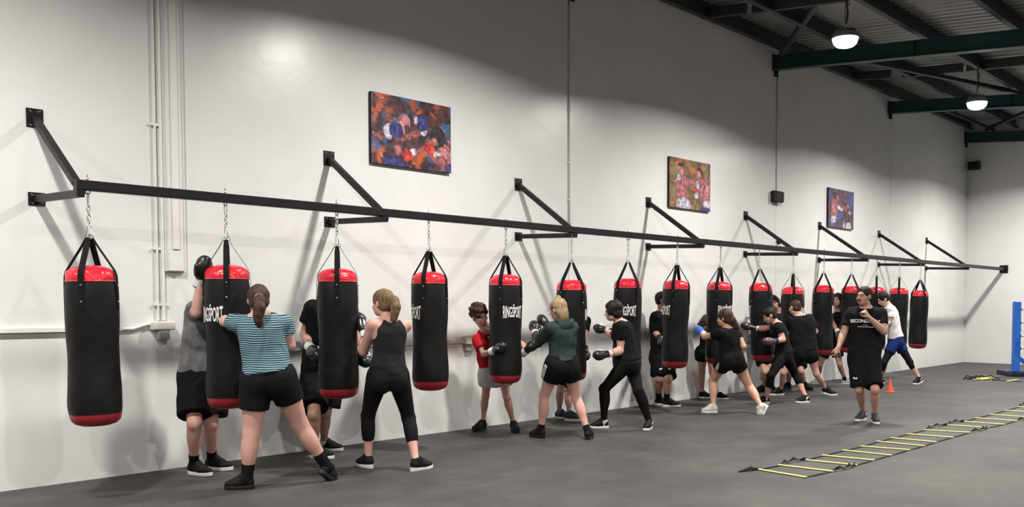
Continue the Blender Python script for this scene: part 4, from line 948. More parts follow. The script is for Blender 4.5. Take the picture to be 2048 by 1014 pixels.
        up_c = nck - ax * .03
        F.add(limb(up_c + (sh[i] - up_c) * .25, sh[i], np.array([.045, .048, .054]) * S * bf ** .5), .03)
        F.add(limb(sh[i], el[i], np.array([.055, .052, .048, .043, .039]) * S * bf ** .7 * sp.get('arm', 1)), .02)
        F.add(limb(el[i], wr[i], np.array([.040, .043, .041, .035, .029, .026]) * S * bf ** .7 * sp.get('arm', 1)), .015)
        if not (sp.get('hands') and sp['hands'][i]):
            # fist inside the glove: palm, four curled fingers, thumb
            d_ = hn[i]; q = nrm(np.cross(d_, [0, 0, 1])); z_ = np.cross(q, d_); c = wr[i]
            F.add(limb(c, c + d_ * .07 * S, [.026 * S, .034 * S]), .012)
            for e in range(4):
                b0 = c + d_ * .075 * S + q * (e - 1.5) * .016; F.add(limb(b0, b0 + d_ * .03 - z_ * .008, [.010, .009]), .004); F.add(limb(b0 + d_ * .03 - z_ * .008, b0 + d_ * .012 - z_ * .034, [.009, .008]), .004)
            F.add(limb(c + d_ * .03 - q * .02, c + d_ * .065 - q * .045, [.012, .010]), .006)
        else:
            hand(F, wr[i], hn[i], sp['hands'][i], S)
    # neck and head
    nb = nck - ax * .02; F.add(limb(nb, H(0, -.022, -.07), np.array([.062, .056, .054]) * S * (1.08 if sex == 'm' else .9)), .03)
    E = lambda c, r: ell(H(*c), HM, np.array(r) * hs_)
    F.add(E((0, -.015, .03), (.076, .093, .084)), .02); F.add(E((0, .022, -.04), (.060, .068, .072)), .03); F.add(E((0, .052, -.088), (.030, .028, .024)), .025); F.add(E((0, .03, -.07), (.05, .05, .035)), .025)
    F.add(E((0, .072, .018), (.05, .018, .014)), .015)
    for s_ in (-1, 1):
        F.sub(E((s_ * .031, .098, -.002), (.02, .02, .013)), .012); F.add(E((s_ * .04, .058, -.032), (.024, .024, .022)), .02)
        F.add(E((s_ * .078, -.008, -.012), (.011, .020, .032)), .006)
    F.add(limb(H(0, .086, .008), H(0, .108, -.034), np.array([.008, .0095, .0125]) * hs_), .012)
    F.add(limb(H(-.02, .086, -.062), H(.02, .086, -.062), np.array([.008, .011, .008]) * hs_), .01)
    F.mesh('body', SK[sp.get('skin', 'pink')], root)
    if sp.get('facefine'):
        for s_ in (-1, 1):
            m = MB(); m.lathe([(.001, -.006), (.008, -.005), (.0105, 0), (.008, .005), (.001, .006)], tuple(H(s_ * .030, .0765, -.002)), 14, M=Matrix(((hl[0], hu[0] * .5, hf[0]), (hl[1], hu[1] * .5, hf[1]), (hl[2], hu[2] * .5, hf[2])))); e = m.build('eye', EYE_W, root, True)
            m = MB(); m.lathe([(.001, -.002), (.0048, 0), (.001, .002)], tuple(H(s_ * .031 + sp.get('gaze', 0), .0812, -.002)), 12, M=Matrix(((hl[0], hu[0], hf[0]), (hl[1], hu[1], hf[1]), (hl[2], hu[2], hf[2])))); m.build('pupil', EYE_D, e, True)
            m = MB(); m.tube([tuple(H(s_ * .012, .089, .016)), tuple(H(s_ * .03, .088, .022)), tuple(H(s_ * .05, .074, .016))], [.0028, .0034, .0018], 7); m.build('eyebrow', BROW if sp.get('hair') != 'blond' else HR['tawny'], root, True)
        m = MB(); 
        if sp.get('openmouth'):
            m.lathe([(.001, -.003), (.016, -.002), (.019, .001), (.014, .005), (.001, .004)], tuple(H(0, .093, -.064)), 16, M=Matrix(((hl[0], hu[0] * .6, hf[0]), (hl[1], hu[1] * .6, hf[1]), (hl[2], hu[2] * .6, hf[2])))); m.build('mouth', MOUTH, root, True)
        m = MB(); m.tube([tuple(H(x, .096 - 9 * x * x, -.062 + (.006 if sp.get('openmouth') else 0))) for x in np.linspace(-.024, .024, 7)], [.002, .004, .005, .0045, .005, .004, .002], 7)
        if sp.get('openmouth'): m.tube([tuple(H(x, .095 - 9 * x * x, -.077)) for x in np.linspace(-.02, .02, 7)], [.002, .004, .005, .005, .005, .004, .002], 7)
        m.build('lips', LIP, root, True)
    hair(sp, root, H, HM, hs_, hl, hf, hu, vox, nck, S)
    # ---- clothes
    W = sp['wear']; nz = sp['id'] * 13
    cv = max(vox, .009)
    top = W.get('top')
    if top:
        kind, mat = top[0], top[1]; loose = top[2] if len(top) > 2 else .012; hem = top[3] if len(top) > 3 else -.02; slv = top[4] if len(top) > 4 else .55
        F = Field(np.minimum.reduce([pel, nck] + sh + el + wr) - .16, np.maximum.reduce([pel, nck] + sh + el + wr) + .16, cv)
        pr = [(hem - .15, prof[2][1] * 1.01 + loose * .3, prof[2][2] * 1.06 + loose * .3)] + [(t, max(w, prof[4][1] + (prof[6][1] - prof[4][1]) * min(1, loose / .022)) if t < .8 else w, d) for (t, w, d) in prof[2:]]
        if kind == 'tank':
            F.add(trunk(.006, hem, .97, pr), .01)
            for s_ in (-1, 1): F.add(ell(pel + (nck - pel) * .66 + nrm(np.cross(lats, ax)) * .085 * S + lats * s_ * .068 * S, np.array([lats, nrm(np.cross(lats, ax)), ax]), np.array([.067, .06, .066]) * S * bf), .03)
            for i in (0, 1): F.sub(limb(sh[i] + (sh[i] - sc_(sh)) * .05 + ax * .03, sh[i] + (sh[i] - sc_(sh)) * 1 - ax * .02, [.088 * S, .12 * S]), .02); F.sub(limb(sh[i] - ax * .05 + (sh[i] - sc_(sh)) * .1, sh[i] - ax * .09 + (sh[i] - sc_(sh)) * .3, [.06 * S, .06 * S]), .02)
            F.sub(ell(nck + ax * .035, np.array([lats, nrm(np.cross(lats, ax)), ax]), np.array([.075, .2, .09]) * S), .02)
        else:
            F.add(trunk(.008 + loose * .45, hem, .965, pr), .015)
            if sex == 'f':
                for s_ in (-1, 1): F.add(ell(pel + (nck - pel) * .66 + nrm(np.cross(lats, ax)) * .085 * S + lats * s_ * .068 * S, np.array([lats, nrm(np.cross(lats, ax)), ax]), (np.array([.068, .062, .068])) * S * bf), .04)
            F.add(ell(pel - fp * .055 * S + np.array([0, 0, .0]), np.array([latp, fp, [0, 0, 1]]), np.array([.14, .085, .09]) * S * bf + loose * .3), .04)
            for i in (0, 1):
                up_c = nck - ax * .03
                F.add(limb(up_c + (sh[i] - up_c) * .2, sh[i], np.array([.052, .055, .063]) * S * bf ** .5), .03)
                aw = bf ** .7
                if slv >= 1:
                    F.add(limb(sh[i], el[i], (np.array([.066, .064, .060, .056]) * S + loose * .4) * aw), .02); F.add(limb(el[i], wr[i], (np.array([.056, .055, .05, .042, .037]) * S + loose * .2) * aw, None, 1.0), .02)
                else:
                    F.add(limb(sh[i], el[i], (np.array([.063, .062, .060, .058, .057, .056]) * S + np.linspace(.3, 1, 6) * loose * .7) * aw, None, slv), .02)
            F.sub(ell(nck + ax * .012 + nrm(np.cross(lats, ax)) * .02, np.array([lats, nrm(np.cross(lats, ax)), ax]), np.array([.074, .072, .05]) * S), .008)
        hp_ = pel + (nck - pel) * hem; F.clip(hp_, -ax)
        F.noise(.0035 + loose * .18, 22, nz)
        tpo = F.mesh({'tank': 'tank_top', 'hood': 'hoodie'}.get(kind, 't_shirt'), CL[mat], root)
        if kind == 'hood':
            bk = -nrm(np.cross(lats, ax))
            F = Field(nck - .26, nck + .26, cv); c = nck + bk * .055 * S - ax * .03
            F.add(ell(c + bk * .02 - ax * .03, np.array([lats, bk, ax]), np.array([.115, .055, .085]) * S), .02)
            F.add(limb(c + lats * .09 * S + ax * .02, c - bk * .11 + lats * .05 * S, [.04 * S, .03 * S]), .02); F.add(limb(c - lats * .09 * S + ax * .02, c - bk * .11 - lats * .05 * S, [.04 * S, .03 * S]), .02)
            F.sub(ell(c - bk * .02 + ax * .06, np.array([lats, bk, ax]), np.array([.075, .06, .07]) * S), .02); F.noise(.005, 25, nz + 3); F.mesh('hood', CL[mat], tpo)
        for dc in sp.get('topmarks', ()): decal(root, tpo, base, dc[0], dc[1], dc[2], CL[dc[4]], dc[3])
        if sp.get('tagline'): tagline(tpo, pel, nck, lats, ax, prof, loose)
        if sp.get('print'): chest_print(sp['print'], tpo, pel, nck, lats, ax, prof, S, loose, bend)
    bot = W.get('bottom')
    if bot:
        kind, mat = bot[0], bot[1]
        F = Field(np.minimum.reduce(hips + kn + ank + [pel]) - .17, np.maximum.reduce(hips + kn + ank + [pel]) + .2, cv)
        waist = bot[3] if len(bot) > 3 else .12
        loose = .0 if kind == 'leggings' else bot[4] if len(bot) > 4 else .012
        F.add(trunk(.005 + loose * .4, -.2, waist), .02)
        for s_ in (1, -1): F.add(ell(pel - fp * .055 * S + latp * s_ * .075 * S - np.array([0, 0, .05 * S]), np.array([latp, fp, [0, 0, 1]]), np.array([.093, .080, .105]) * S * bf + loose * .5), .03)
        for i in (0, 1):
            if kind == 'leggings':
                F.add(limb(hips[i], kn[i], np.array([.092, .090, .084, .076, .067, .059, .054]) * S * leg + .006), .03)
                fr_ = bot[2]
                F.add(limb(kn[i], ank[i], np.array([.053, .054, .054, .050, .043, .037, .033, .034]) * S * leg + .006, None, fr_), .02)
                F.add(ell(kn[i] + nrm(fp - nrm(ank[i] - kn[i]) * float(fp @ nrm(ank[i] - kn[i]))) * .012, np.eye(3), np.array([.05, .05, .055]) * S * leg + .007), .015)
                back = -nrm(fp - nrm(ank[i] - kn[i]) * float(fp @ nrm(ank[i] - kn[i])))
                F.add(ell(kn[i] + (ank[i] - kn[i]) * .30 + back * .020 * S, np.array([np.cross(back, nrm(ank[i] - kn[i])), back, nrm(ank[i] - kn[i])]), np.array([.046, .042, .115]) * S * leg + .006), .02)
            else:
                fr_ = bot[2]; fr_ = fr_[i] if isinstance(fr_, tuple) else fr_; n_ = 7; xs = np.linspace(0, 1, n_)
                rr = np.array([.094, .092, .088, .082, .076, .072, .070]) * S * leg + .006 + loose * (.5 + 1.2 * xs)
                kx = hips[i] + (kn[i] - hips[i]) * 1.15 + ((ank[i] - kn[i]) * .0)
                F.add(limb(hips[i], kx, rr, None, fr_ / 1.15), .03 if loose < .02 else .07)
        F.noise(.002 + loose * .14, 20, nz + 7)
        bo = F.mesh('leggings' if kind == 'leggings' else 'shorts', CL[mat], root)
        for dc in sp.get('marks', ()): decal(root, bo, base, dc[0], dc[1], dc[2], CL['white'], dc[3])
        if sp.get('sidestripe'):
            for i in sp['sidestripe']:
                s_ = (1 if i == 0 else -1) * side_l; outl = latp * s_
                fr_ = bot[2]; fr_ = fr_[i] if isinstance(fr_, tuple) else fr_
                for q in (-1, 0, 1):
                    m = MB(); pts = []
                    for t in np.linspace(.02, fr_ - .03, 6):
                        c = hips[i] + (kn[i] - hips[i]) * t; r_ = (.092 - .02 * t) * S * leg + .012 + loose * (.5 + t); dr = nrm(outl + fp * (.19 * q + sp.get('stripedir', 0))); dr = nrm(dr - nrm(kn[i] - hips[i]) * float(dr @ nrm(kn[i] - hips[i])))
                        pts.append(tuple(c + dr * r_))
                    m.tube(pts, .0042, 6); m.build('stripe', CL['white'], bo, True)
    under = W.get('under')
    if under:
        F = Field(np.minimum.reduce(hips + kn + ank) - .15, np.maximum.reduce(hips + kn + ank) + .15, cv)
        for i in (0, 1):
            F.add(limb(hips[i], kn[i], np.array([.092, .090, .084, .076, .067, .059, .054]) * S * leg + .005), .03)
            F.add(limb(kn[i], ank[i], np.array([.053, .054, .054, .050, .043, .037, .033, .034]) * S * leg + .007, None, under[1]), .02)
            F.add(ell(kn[i] + nrm(fp - nrm(ank[i] - kn[i]) * float(fp @ nrm(ank[i] - kn[i]))) * .012, np.eye(3), np.array([.05, .05, .055]) * S * leg + .007), .015)
        F.mesh('leggings', CL[under[0]], root)
    # socks and shoes
    for i in (0, 1):
        sk = W.get('sock', ('sock', .75)); ball, dv, a, fl = toe[i]; bl = o(ball); shm = W.get('shoe', ('black', 'sole')); shm = shm[i] if isinstance(shm[0], tuple) else shm
        if sk:
            F = Field(np.minimum(kn[i], bl) - .12, np.maximum(kn[i], bl) + .12, cv)
            F.add(limb(kn[i], ank[i], np.array([.053, .054, .054, .050, .043, .037, .033, .034]) * S * leg + .005, sk[1], None), .01); F.add(limb(ank[i], ank[i] - [0, 0, .03], [.042 * S, .040 * S]), .015); F.mesh('sock', CL[sk[0]], root)
        shoe(root, bl, dv, a, fl, ank[i], SH[shm[0]], SH[shm[1]], S, cv)
    for i in (0, 1):
        g = W.get('glove'); g = g[i] if isinstance(g, list) else g
        if g: glove(root, wr[i], hn[i], g, S, sp['arms'][i].get('roll', 0), max(vox, .0075), sp['arms'][i].get('th', 1))
    if sp.get('extra'): sp['extra'](root, dict(H=H, hl=hl, hf=hf, hu=hu, hd=hd, wr=wr, hn=hn, el=el, S=S))
    return root
def decal(par, obj, base, px, py, sz, mat, shape):
    """small printed mark lying on the cloth where the sight line meets it"""
    from mathutils.bvhtree import BVHTree
    me = obj.data; bv = BVHTree.FromPolygons([v.co for v in me.vertices], [tuple(p.vertices) for p in me.polygons]); m = MB(); o0 = Vector(CAM - base)
    for poly in shape:
        q = []
        for (x, y) in poly:
            h = bv.ray_cast(o0, Vector(ray(px + x * sz, py - y * sz)))
            if h[0] is None: return
            q.append(h[0] + h[1] * .004 * (1 if h[1].dot(Vector(FW)) < 0 else -1))
        m.add(q, [tuple(range(len(q)))])
    m.build('printed_mark', mat, obj)
def sc_(sh): return (sh[0] + sh[1]) / 2

def hand(F, w, d, mode, S):
    """bare hand: palm, four jointed fingers of different length, thumb from the side of the palm"""
    pn = nrm(A_(mode['palm']) - d * float(A_(mode['palm']) @ d)); side = nrm(np.cross(d, pn)) * mode.get('side', 1)    # palm faces pn, thumb on +side
    c = w + d * .045 * S
    for t in (-1, 0, 1): F.add(limb(w + side * t * .012 + d * .01, w + d * .085 * S + side * t * .026, [.018, .0145]), .010)
    curl = mode['curl']
    for e, (ln, off) in enumerate(((.92, .030), (1.0, .010), (.95, -.011), (.76, -.031))):
        p = w + d * (.088 - .004 * abs(e - 1)) * S + side * off; seg = [.040 * ln, .027 * ln, .020 * ln]; ang = 0; cu = curl[e]
        for q, (L, r) in enumerate(zip(seg, (.0098, .0088, .0078))):
            ang += cu[q] if isinstance(cu, (list, tuple)) else cu
            a = R(ang); dd = d * math.cos(a) + pn * math.sin(a); p2 = p + dd * L * S; F.add(limb(p, p2, [r, r * .92]), .004); p = p2
    th = mode.get('thumb', (35, 25)); p = w + d * .025 * S + side * .026
    a = R(th[0]); dd = nrm(d * math.cos(a) + side * math.sin(a) * .8 + pn * math.sin(a) * .6); p2 = p + dd * .042 * S; F.add(limb(p, p2, [.016, .011]), .008)
    a = R(th[0] - th[1]); dd = nrm(d * math.cos(a) + side * math.sin(a) * .5 + pn * .5); p3 = p2 + dd * .034 * S; F.add(limb(p2, p3, [.0108, .0085]), .004)

def hair(sp, root, H, HM, s, hl, hf, hu, vox, nck, S):
    st = sp.get('hairstyle', 'short'); mat = HR[sp.get('hair', 'dark')]
    hd = H(0, 0, 0); F = Field(hd - .34, hd + .26, max(.007, vox * .8))
    E = lambda c, r: ell(H(*c), HM, np.array(r) * s)
    g = {'short': .006, 'crop': .002, 'curly': .02, 'pony': .009, 'bun': .009, 'topbun': .012, 'bob': .014, 'long': .012, 'mop': .015, 'middle': .016}[st]
    F.add(E((0, -.018, .034), (.078 + g, .096 + g, .086 + g)), .01)
    if st in ('short', 'crop', 'curly', 'mop'): F.add(E((0, -.045, -.02), (.072 + g * .6, .062 + g * .6, .06)), .02)
    else: F.add(E((0, -.04, -.03), (.074 + g * .6, .07 + g * .6, .06)), .02)
    # face opening
    fy = {'curly': .085, 'mop': .09, 'bob': .07}.get(st, .055)
    F.sub(E((0, .13, -.022), (.082, .085 if st != 'curly' else .07, .108)), .010)
    F.sub(E((0, .03, -.13), (.12, .09, .085)), .012)
    for q in (-1, 1):
        if st not in ('bob', 'long', 'middle'): F.sub(E((q * .085, .0, -.018), (.03, .028, .038)), .008)
    if st in ('pony', 'ponylong'):
        c = sp['tail']; pts = [H(*p) for p in c]; rs = [v * sp.get('tailr', 1) for v in (.020, .034, .036, .03, .022, .010)]
        for o_ in ((0, 0, 1.0), (.018, .006, .6), (-.018, .004, .6), (.006, -.016, .55), (-.006, -.012, .55)):
            for i in range(len(pts) - 1):
                f0, f1 = min(1, i * .5), min(1, (i + 1) * .5); a_ = pts[i] + (hl * o_[0] + hf * o_[1]) * f0 * s; b_ = pts[i + 1] + (hl * o_[0] + hf * o_[1]) * f1 * s - hu * (.012 * abs(o_[0]) * 50 * (i == len(pts) - 2)) * .5
                F.add(limb(a_, b_, [rs[min(i, 5)] * s * o_[2], rs[min(i + 1, 5)] * s * o_[2]]), .008)
    if st == 'bun': F.add(E(sp['bun'], (.04, .038, .038)), .012)
    if st == 'topbun':
        F.add(E(sp['bun'], (.034, .04, .022)), .006); F.add(E((.02, -.05, .128), (.02, .022, .016)), .004); F.add(E((-.024, -.02, .124), (.02, .02, .014)), .004); F.add(E((-.01, -.065, -.10), (.06, .032, .05)), .03); F.add(E((0, -.06, -.06), (.08, .055, .07)), .03); F.add(E((0, -.055, -.11), (.065, .04, .05)), .03)
    if st == 'bob': F.add(E((0, -.045, -.045), (.094, .062, .065)), .03); F.add(E((0, -.02, .05), (.098, .105, .08)), .02); F.add(E((.06, .03, .0), (.03, .05, .05)), .02); F.add(E((-.06, .03, .0), (.03, .05, .05)), .02); F.sub(E((0, .13, -.05), (.064, .07, .08)), .012)
    if st == 'middle':
        for q in (-1, 1): F.add(limb(H(q * .05, .05, .085), H(q * .092, .02, -.07), [.022 * s, .026 * s]), .02); F.add(limb(H(q * .085, -.02, .02), H(q * .085, -.03, -.10), [.03 * s, .024 * s]), .02)
        F.add(E((0, -.06, -.06), (.085, .05, .07)), .02)
    if st == 'long':
        pts = [H(*p) for p in sp['tail']]; rs = [.06, .062, .052, .045, .04, .03, .016]
        for i in range(len(pts) - 1): F.add(limb(pts[i], pts[i + 1], [rs[min(i, 6)] * s, rs[min(i + 1, 6)] * s]), .02)
    if st == 'curly': F.noise(.013, 120, 5)
    elif st in ('crop', 'short'): F.noise(.0015, 120, 5)
    else: F.noise(.003, 80, 6, (1.5, 1.5, .15))
    h = F.mesh('hair', mat, root)
    if st == 'pony':
        p0 = H(*sp['tail'][0]); p1 = H(*sp['tail'][1]); d = nrm(p1 - p0); u = nrm(np.cross(d, [0, 0, 1])); v = np.cross(d, u)
        m = MB(); m.tube([tuple(p0 + d * .022 + (u * math.cos(a) + v * math.sin(a)) * .028 * s) for a in np.linspace(0, 2 * PI, 17)[:-1]], .006, 7, closed=True); m.build('hair_tie', CL['pale'] if sp['id'] == 2 else HR['tawny'], h, True)

def shoe(root, ball, dv, a, fl, ank, mu, ms, S, vox):
    up = np.array([0., 0, 1]); fwd = dv * math.cos(a) - up * math.sin(a); u = up * math.cos(a) + dv * math.sin(a); lat = np.cross(u, fwd)
    P = lambda x, y, z: ball + fwd * x * S + lat * y * S + u * z * S          # y along the foot behind the ball is fixed to the heel lift
    Q = lambda x, y, z: ball + dv * x * S + lat * y * S + up * z * S           # toes stay on the floor
    L = fl / S; heel = -L * .60; toe_ = L * .40
    F = Field(np.minimum.reduce([P(heel, 0, 0), Q(toe_, 0, 0), ank]) - .09, np.maximum.reduce([P(heel, 0, 0), Q(toe_, 0, 0), ank]) + .09, min(vox, .009))
    F.add(limb(P(heel + .042, 0, .062), P(0, 0, .052), np.array([.040, .036, .040]) * S), .02)
    F.add(limb(P(0, 0, .05), Q(toe_ - .038, 0, .048), np.array([.042, .042, .034]) * S, flat=(up, .8)), .02)
    F.add(limb(P(heel + .05, 0, .07), P(heel + .066, 0, .112), [.040 * S, .040 * S]), .015)
    F.add(limb(P(heel + .085, 0, .105), P(-.01, 0, .07), [.037 * S, .035 * S]), .02)
    F.sub(ell(P(heel + .064, 0, .135), np.array([fwd, lat, u]), np.array([.038, .032, .026]) * S), .006)
    F.clip(P(0, 0, .026), -u) if a < .15 else None
    s = F.mesh('shoe', mu, root)
    # sole: outline with a waist, thick like a running shoe
    out = []
    for q in range(28):
        t = 2 * PI * q / 28; c, d = math.cos(t), math.sin(t); x = (heel + toe_) / 2 + c * (toe_ - heel) / 2; w = .040 - .006 * math.exp(-((x + .04) / .05) ** 2) + (.004 if x > -.02 else 0)
        yy = math.copysign(abs(d) ** .75, d) * w; out.append((x, yy))
    m = MB(); vs = []
    for z, e in ((.002, -.003), (.008, 0), (.026, .002), (.032, -.001)):
        for (x, y) in out:
            k_ = 1 + e / .04; sp_ = .008 * max(0, x / toe_) ** 2 if x > 0 else 0
            p = (Q if x > 0 else P)(x, y * k_, z + sp_ + (.006 if x < heel + .05 else 0) * (z > .02)); vs.append(p)
    n = 28; fs = []
    for q in range(n // 2):
        a0, a1, b0, b1 = q, q + 1, (n - q) % n, (n - q - 1) % n
        for base_, rev in ((0, True), (3 * n, False)):
            f = [base_ + i for i in ((a0, a1, b1, b0))]; f = [f[i] for i in range(4) if f[i] not in f[:i]]
            if len(f) > 2: fs.append(tuple(reversed(f)) if rev else tuple(f))
    for r in range(3):
        for j in range(n): fs.append((r * n + j, r * n + (j + 1) % n, (r + 1) * n + (j + 1) % n, (r + 1) * n + j))
    m.add(vs, fs); m.build('sole', ms, s, True, auto=45)
    m = MB()
    for q in range(4):
        x = heel + .105 + .026 * q; z = .128 - .013 * q; m.tube([tuple(P(x, -.024, z - .018)), tuple(P(x + .004, 0, z - .004)), tuple(P(x, .024, z - .018))], .0032, 6)
    m.build('lace', CL['pale'] if ms is SH['sole'] and mu is SH['white'] else CL['sock'], s, True)

def glove(root, w, d, style, S, roll, vox, th):
    """boxing glove: rounded fist, thumb on the side, cuff with a strap"""
    s = S * 1.0; q = nrm(np.cross(d, [0, 0, 1])) if abs(d[2]) < .95 else nrm(np.cross(d, FH)); z_ = np.cross(q, d); a = R(roll); q, z_ = q * math.cos(a) + z_ * math.sin(a), z_ * math.cos(a) - q * math.sin(a)
    P = lambda x, y, z: w + d * x * s + q * y * s + z_ * z * s
    M = np.array([d, q, z_])
    F = Field(w - .3, w + .3, vox)
    F.add(ell(P(.125, 0, .008), M, np.array([.082, .062, .056]) * s), .02)
    F.add(ell(P(.118, 0, -.026), M, np.array([.055, .055, .036]) * s), .02)
    F.add(limb(P(.0, 0, 0), P(.09, 0, 0), np.array([.040, .046, .052]) * s), .02)
    F.add(limb(P(-.065, 0, 0), P(.01, 0, 0), np.array([.042, .040]) * s, 0, None), .01)
    F.add(limb(P(.045, th * .048, -.012), P(.125, th * .066, -.018), np.array([.022, .026, .024]) * s), .006)
    F.noise(.0012, 60, 2)
    g = F.mesh('boxing_glove', GL[style[0]], root)
    def ring(x0, x1, r, mat, name):
        m = MB(); vs = []; n = 24
        for (x, rr) in ((x0, r - .004), (x0, r), (x1, r), (x1, r - .004)):
            for j in range(n): t = 2 * PI * j / n; vs.append(P(x, rr * math.cos(t), rr * math.sin(t)))
        fs = []
        for k_ in range(4):
            for j in range(n): fs.append((k_ * n + j, k_ * n + (j + 1) % n, ((k_ + 1) % 4) * n + (j + 1) % n, ((k_ + 1) % 4) * n + j))
        m.add(vs, fs); m.build(name, mat, g, True, auto=40)
    if len(style) > 1 and style[1]: ring(-.058, -.005 if style[1] != 'white' else .012, .0455, GL[style[1]], 'wrist_strap')
    ring(-.068, -.058, .0445, GL['black'] if style[1:] and style[1] != 'black' else GL['white'], 'cuff_edge')
    if len(style) > 2:
        m = MB()
        if style[2] == 'oval': m.tube([tuple(P(.10 + .030 * math.cos(t), th * -.012 + .02 * math.sin(t), .067 - .002 * math.cos(t) ** 2)) for t in np.linspace(0, 2 * PI, 19)[:-1]], .006, 7, closed=True)
        elif style[2] == 'bars':
            for y in (-.03, 0, .03): m.tube([tuple(P(.06, y, .050)), tuple(P(.095, y, .062)), tuple(P(.13, y, .064))], [.006, .008, .005], 7)
        elif style[2] == 'mark': m.tube([tuple(P(.03, -.045, .02)), tuple(P(.07, -.03, .045)), tuple(P(.05, .0, .052)), tuple(P(.09, .03, .055))], .008, 7)
        m.build('glove_mark', GL['yellow'] if style[2] == 'mark' else GL['white'], g, True)

def tagline(par, pel, nck, lats, ax, prof, loose):
    fr = nrm(np.cross(lats, ax)); ts = [p[0] for p in prof]; L = np.linalg.norm(nck - pel); m = MB(); rg = random.Random(3)
    for (tt, x0, x1, h, gap) in ((.615, -.095, .095, .010, .014), (.65, -.03, .03, .006, .012)):
        x = x0
        while x < x1:
            wd = gap * (.55 + .3 * rg.random()); w = np.interp(tt, ts, [p[1] for p in prof]) + .008 + loose * .9; d = np.interp(tt, ts, [p[2] for p in prof]) + .012 + loose * .9; q = []
            for (xx, zz) in ((x, -h / 2), (x + wd, -h / 2), (x + wd, h / 2), (x, h / 2)): q.append(pel + ax * (L * tt + zz) + lats * xx + fr * (d * math.sqrt(max(0, 1 - (xx / w) ** 2)) + .006))
            m.add(q, [(0, 1, 2, 3)]); x += gap
    m.build('chest_print_line', CL['pale'], par)
def chest_print(lines, par, pel, nck, lats, ax, prof, S, loose, bend):
    fr = nrm(np.cross(lats, ax))          # checked against the facing direction below
    for (s, size, t, bold, cu) in lines:
        vs, fs = txt_mesh(s, size, bold); vs, fs = split_long(vs, fs, .015)
        ts = [p[0] for p in prof]; out = []; L = np.linalg.norm(nck - pel)
        # shirt surface section at height t
        for (x, y, z) in vs:
            tt = t + (y + cu * x * x) / L; w = np.interp(tt, ts, [p[1] for p in prof]) + .008 + loose * .9; d = np.interp(tt, ts, [p[2] for p in prof]) + .012 + loose * .9
            out.append(pel + ax * L * tt + lats * x + fr * (d * math.sqrt(max(0, 1 - (x / w) ** 2)) + .006))
        m = MB(); m.add(out, fs); m.build('chest_lettering', CL['white'], par)
# ------------------------------------------------------------------ who is where (pixels of the photograph give the sight lines; depths are metres)
def coach_extra(root, J):
    H, hl, hf, hu, S = J['H'], J['hl'], J['hf'], J['hu'], J['S']
    m = MB()
    for s_ in (-1, 1):
        pts = [tuple(H(s_ * .033 + .023 * math.copysign(abs(math.cos(t)) ** .6, math.cos(t)), .099 - .006 * abs(math.cos(t)), -.002 + .0115 * math.copysign(abs(math.sin(t)) ** .6, math.sin(t)))) for t in np.linspace(0, 2 * PI, 21)[:-1]]
        m.tube(pts, .0015, 6, closed=True); m.tube([tuple(H(s_ * .055, .098, .004)), tuple(H(s_ * .083, .05, .004)), tuple(H(s_ * .085, .0, .002))], .002, 6)
    m.tube([tuple(H(-.011, .104, .002)), tuple(H(.011, .104, .002))], .002, 6); m.build('glasses', GL['black'], root, True)
    m = MB(); m.tube([tuple(H(x, .0985 - 9 * x * x, -.051 - 7 * x * x)) for x in np.linspace(-.03, .03, 7)], [.002, .0042, .0055, .006, .0055, .0042, .002], 7); m.build('moustache', BROW, root, True)
    # small black remote held in the lowered hand
    w, d = J['wr'][0], J['hn'][0]
    m = MB(); m.bar(tuple(w + d * .07 + FH * -.03 + RT * .02), tuple(w + d * .13 + FH * -.035 + RT * .035), .045, .02, bev=.004); m.build('held_timer', BLK, root)
def logo_extra(*a): pass

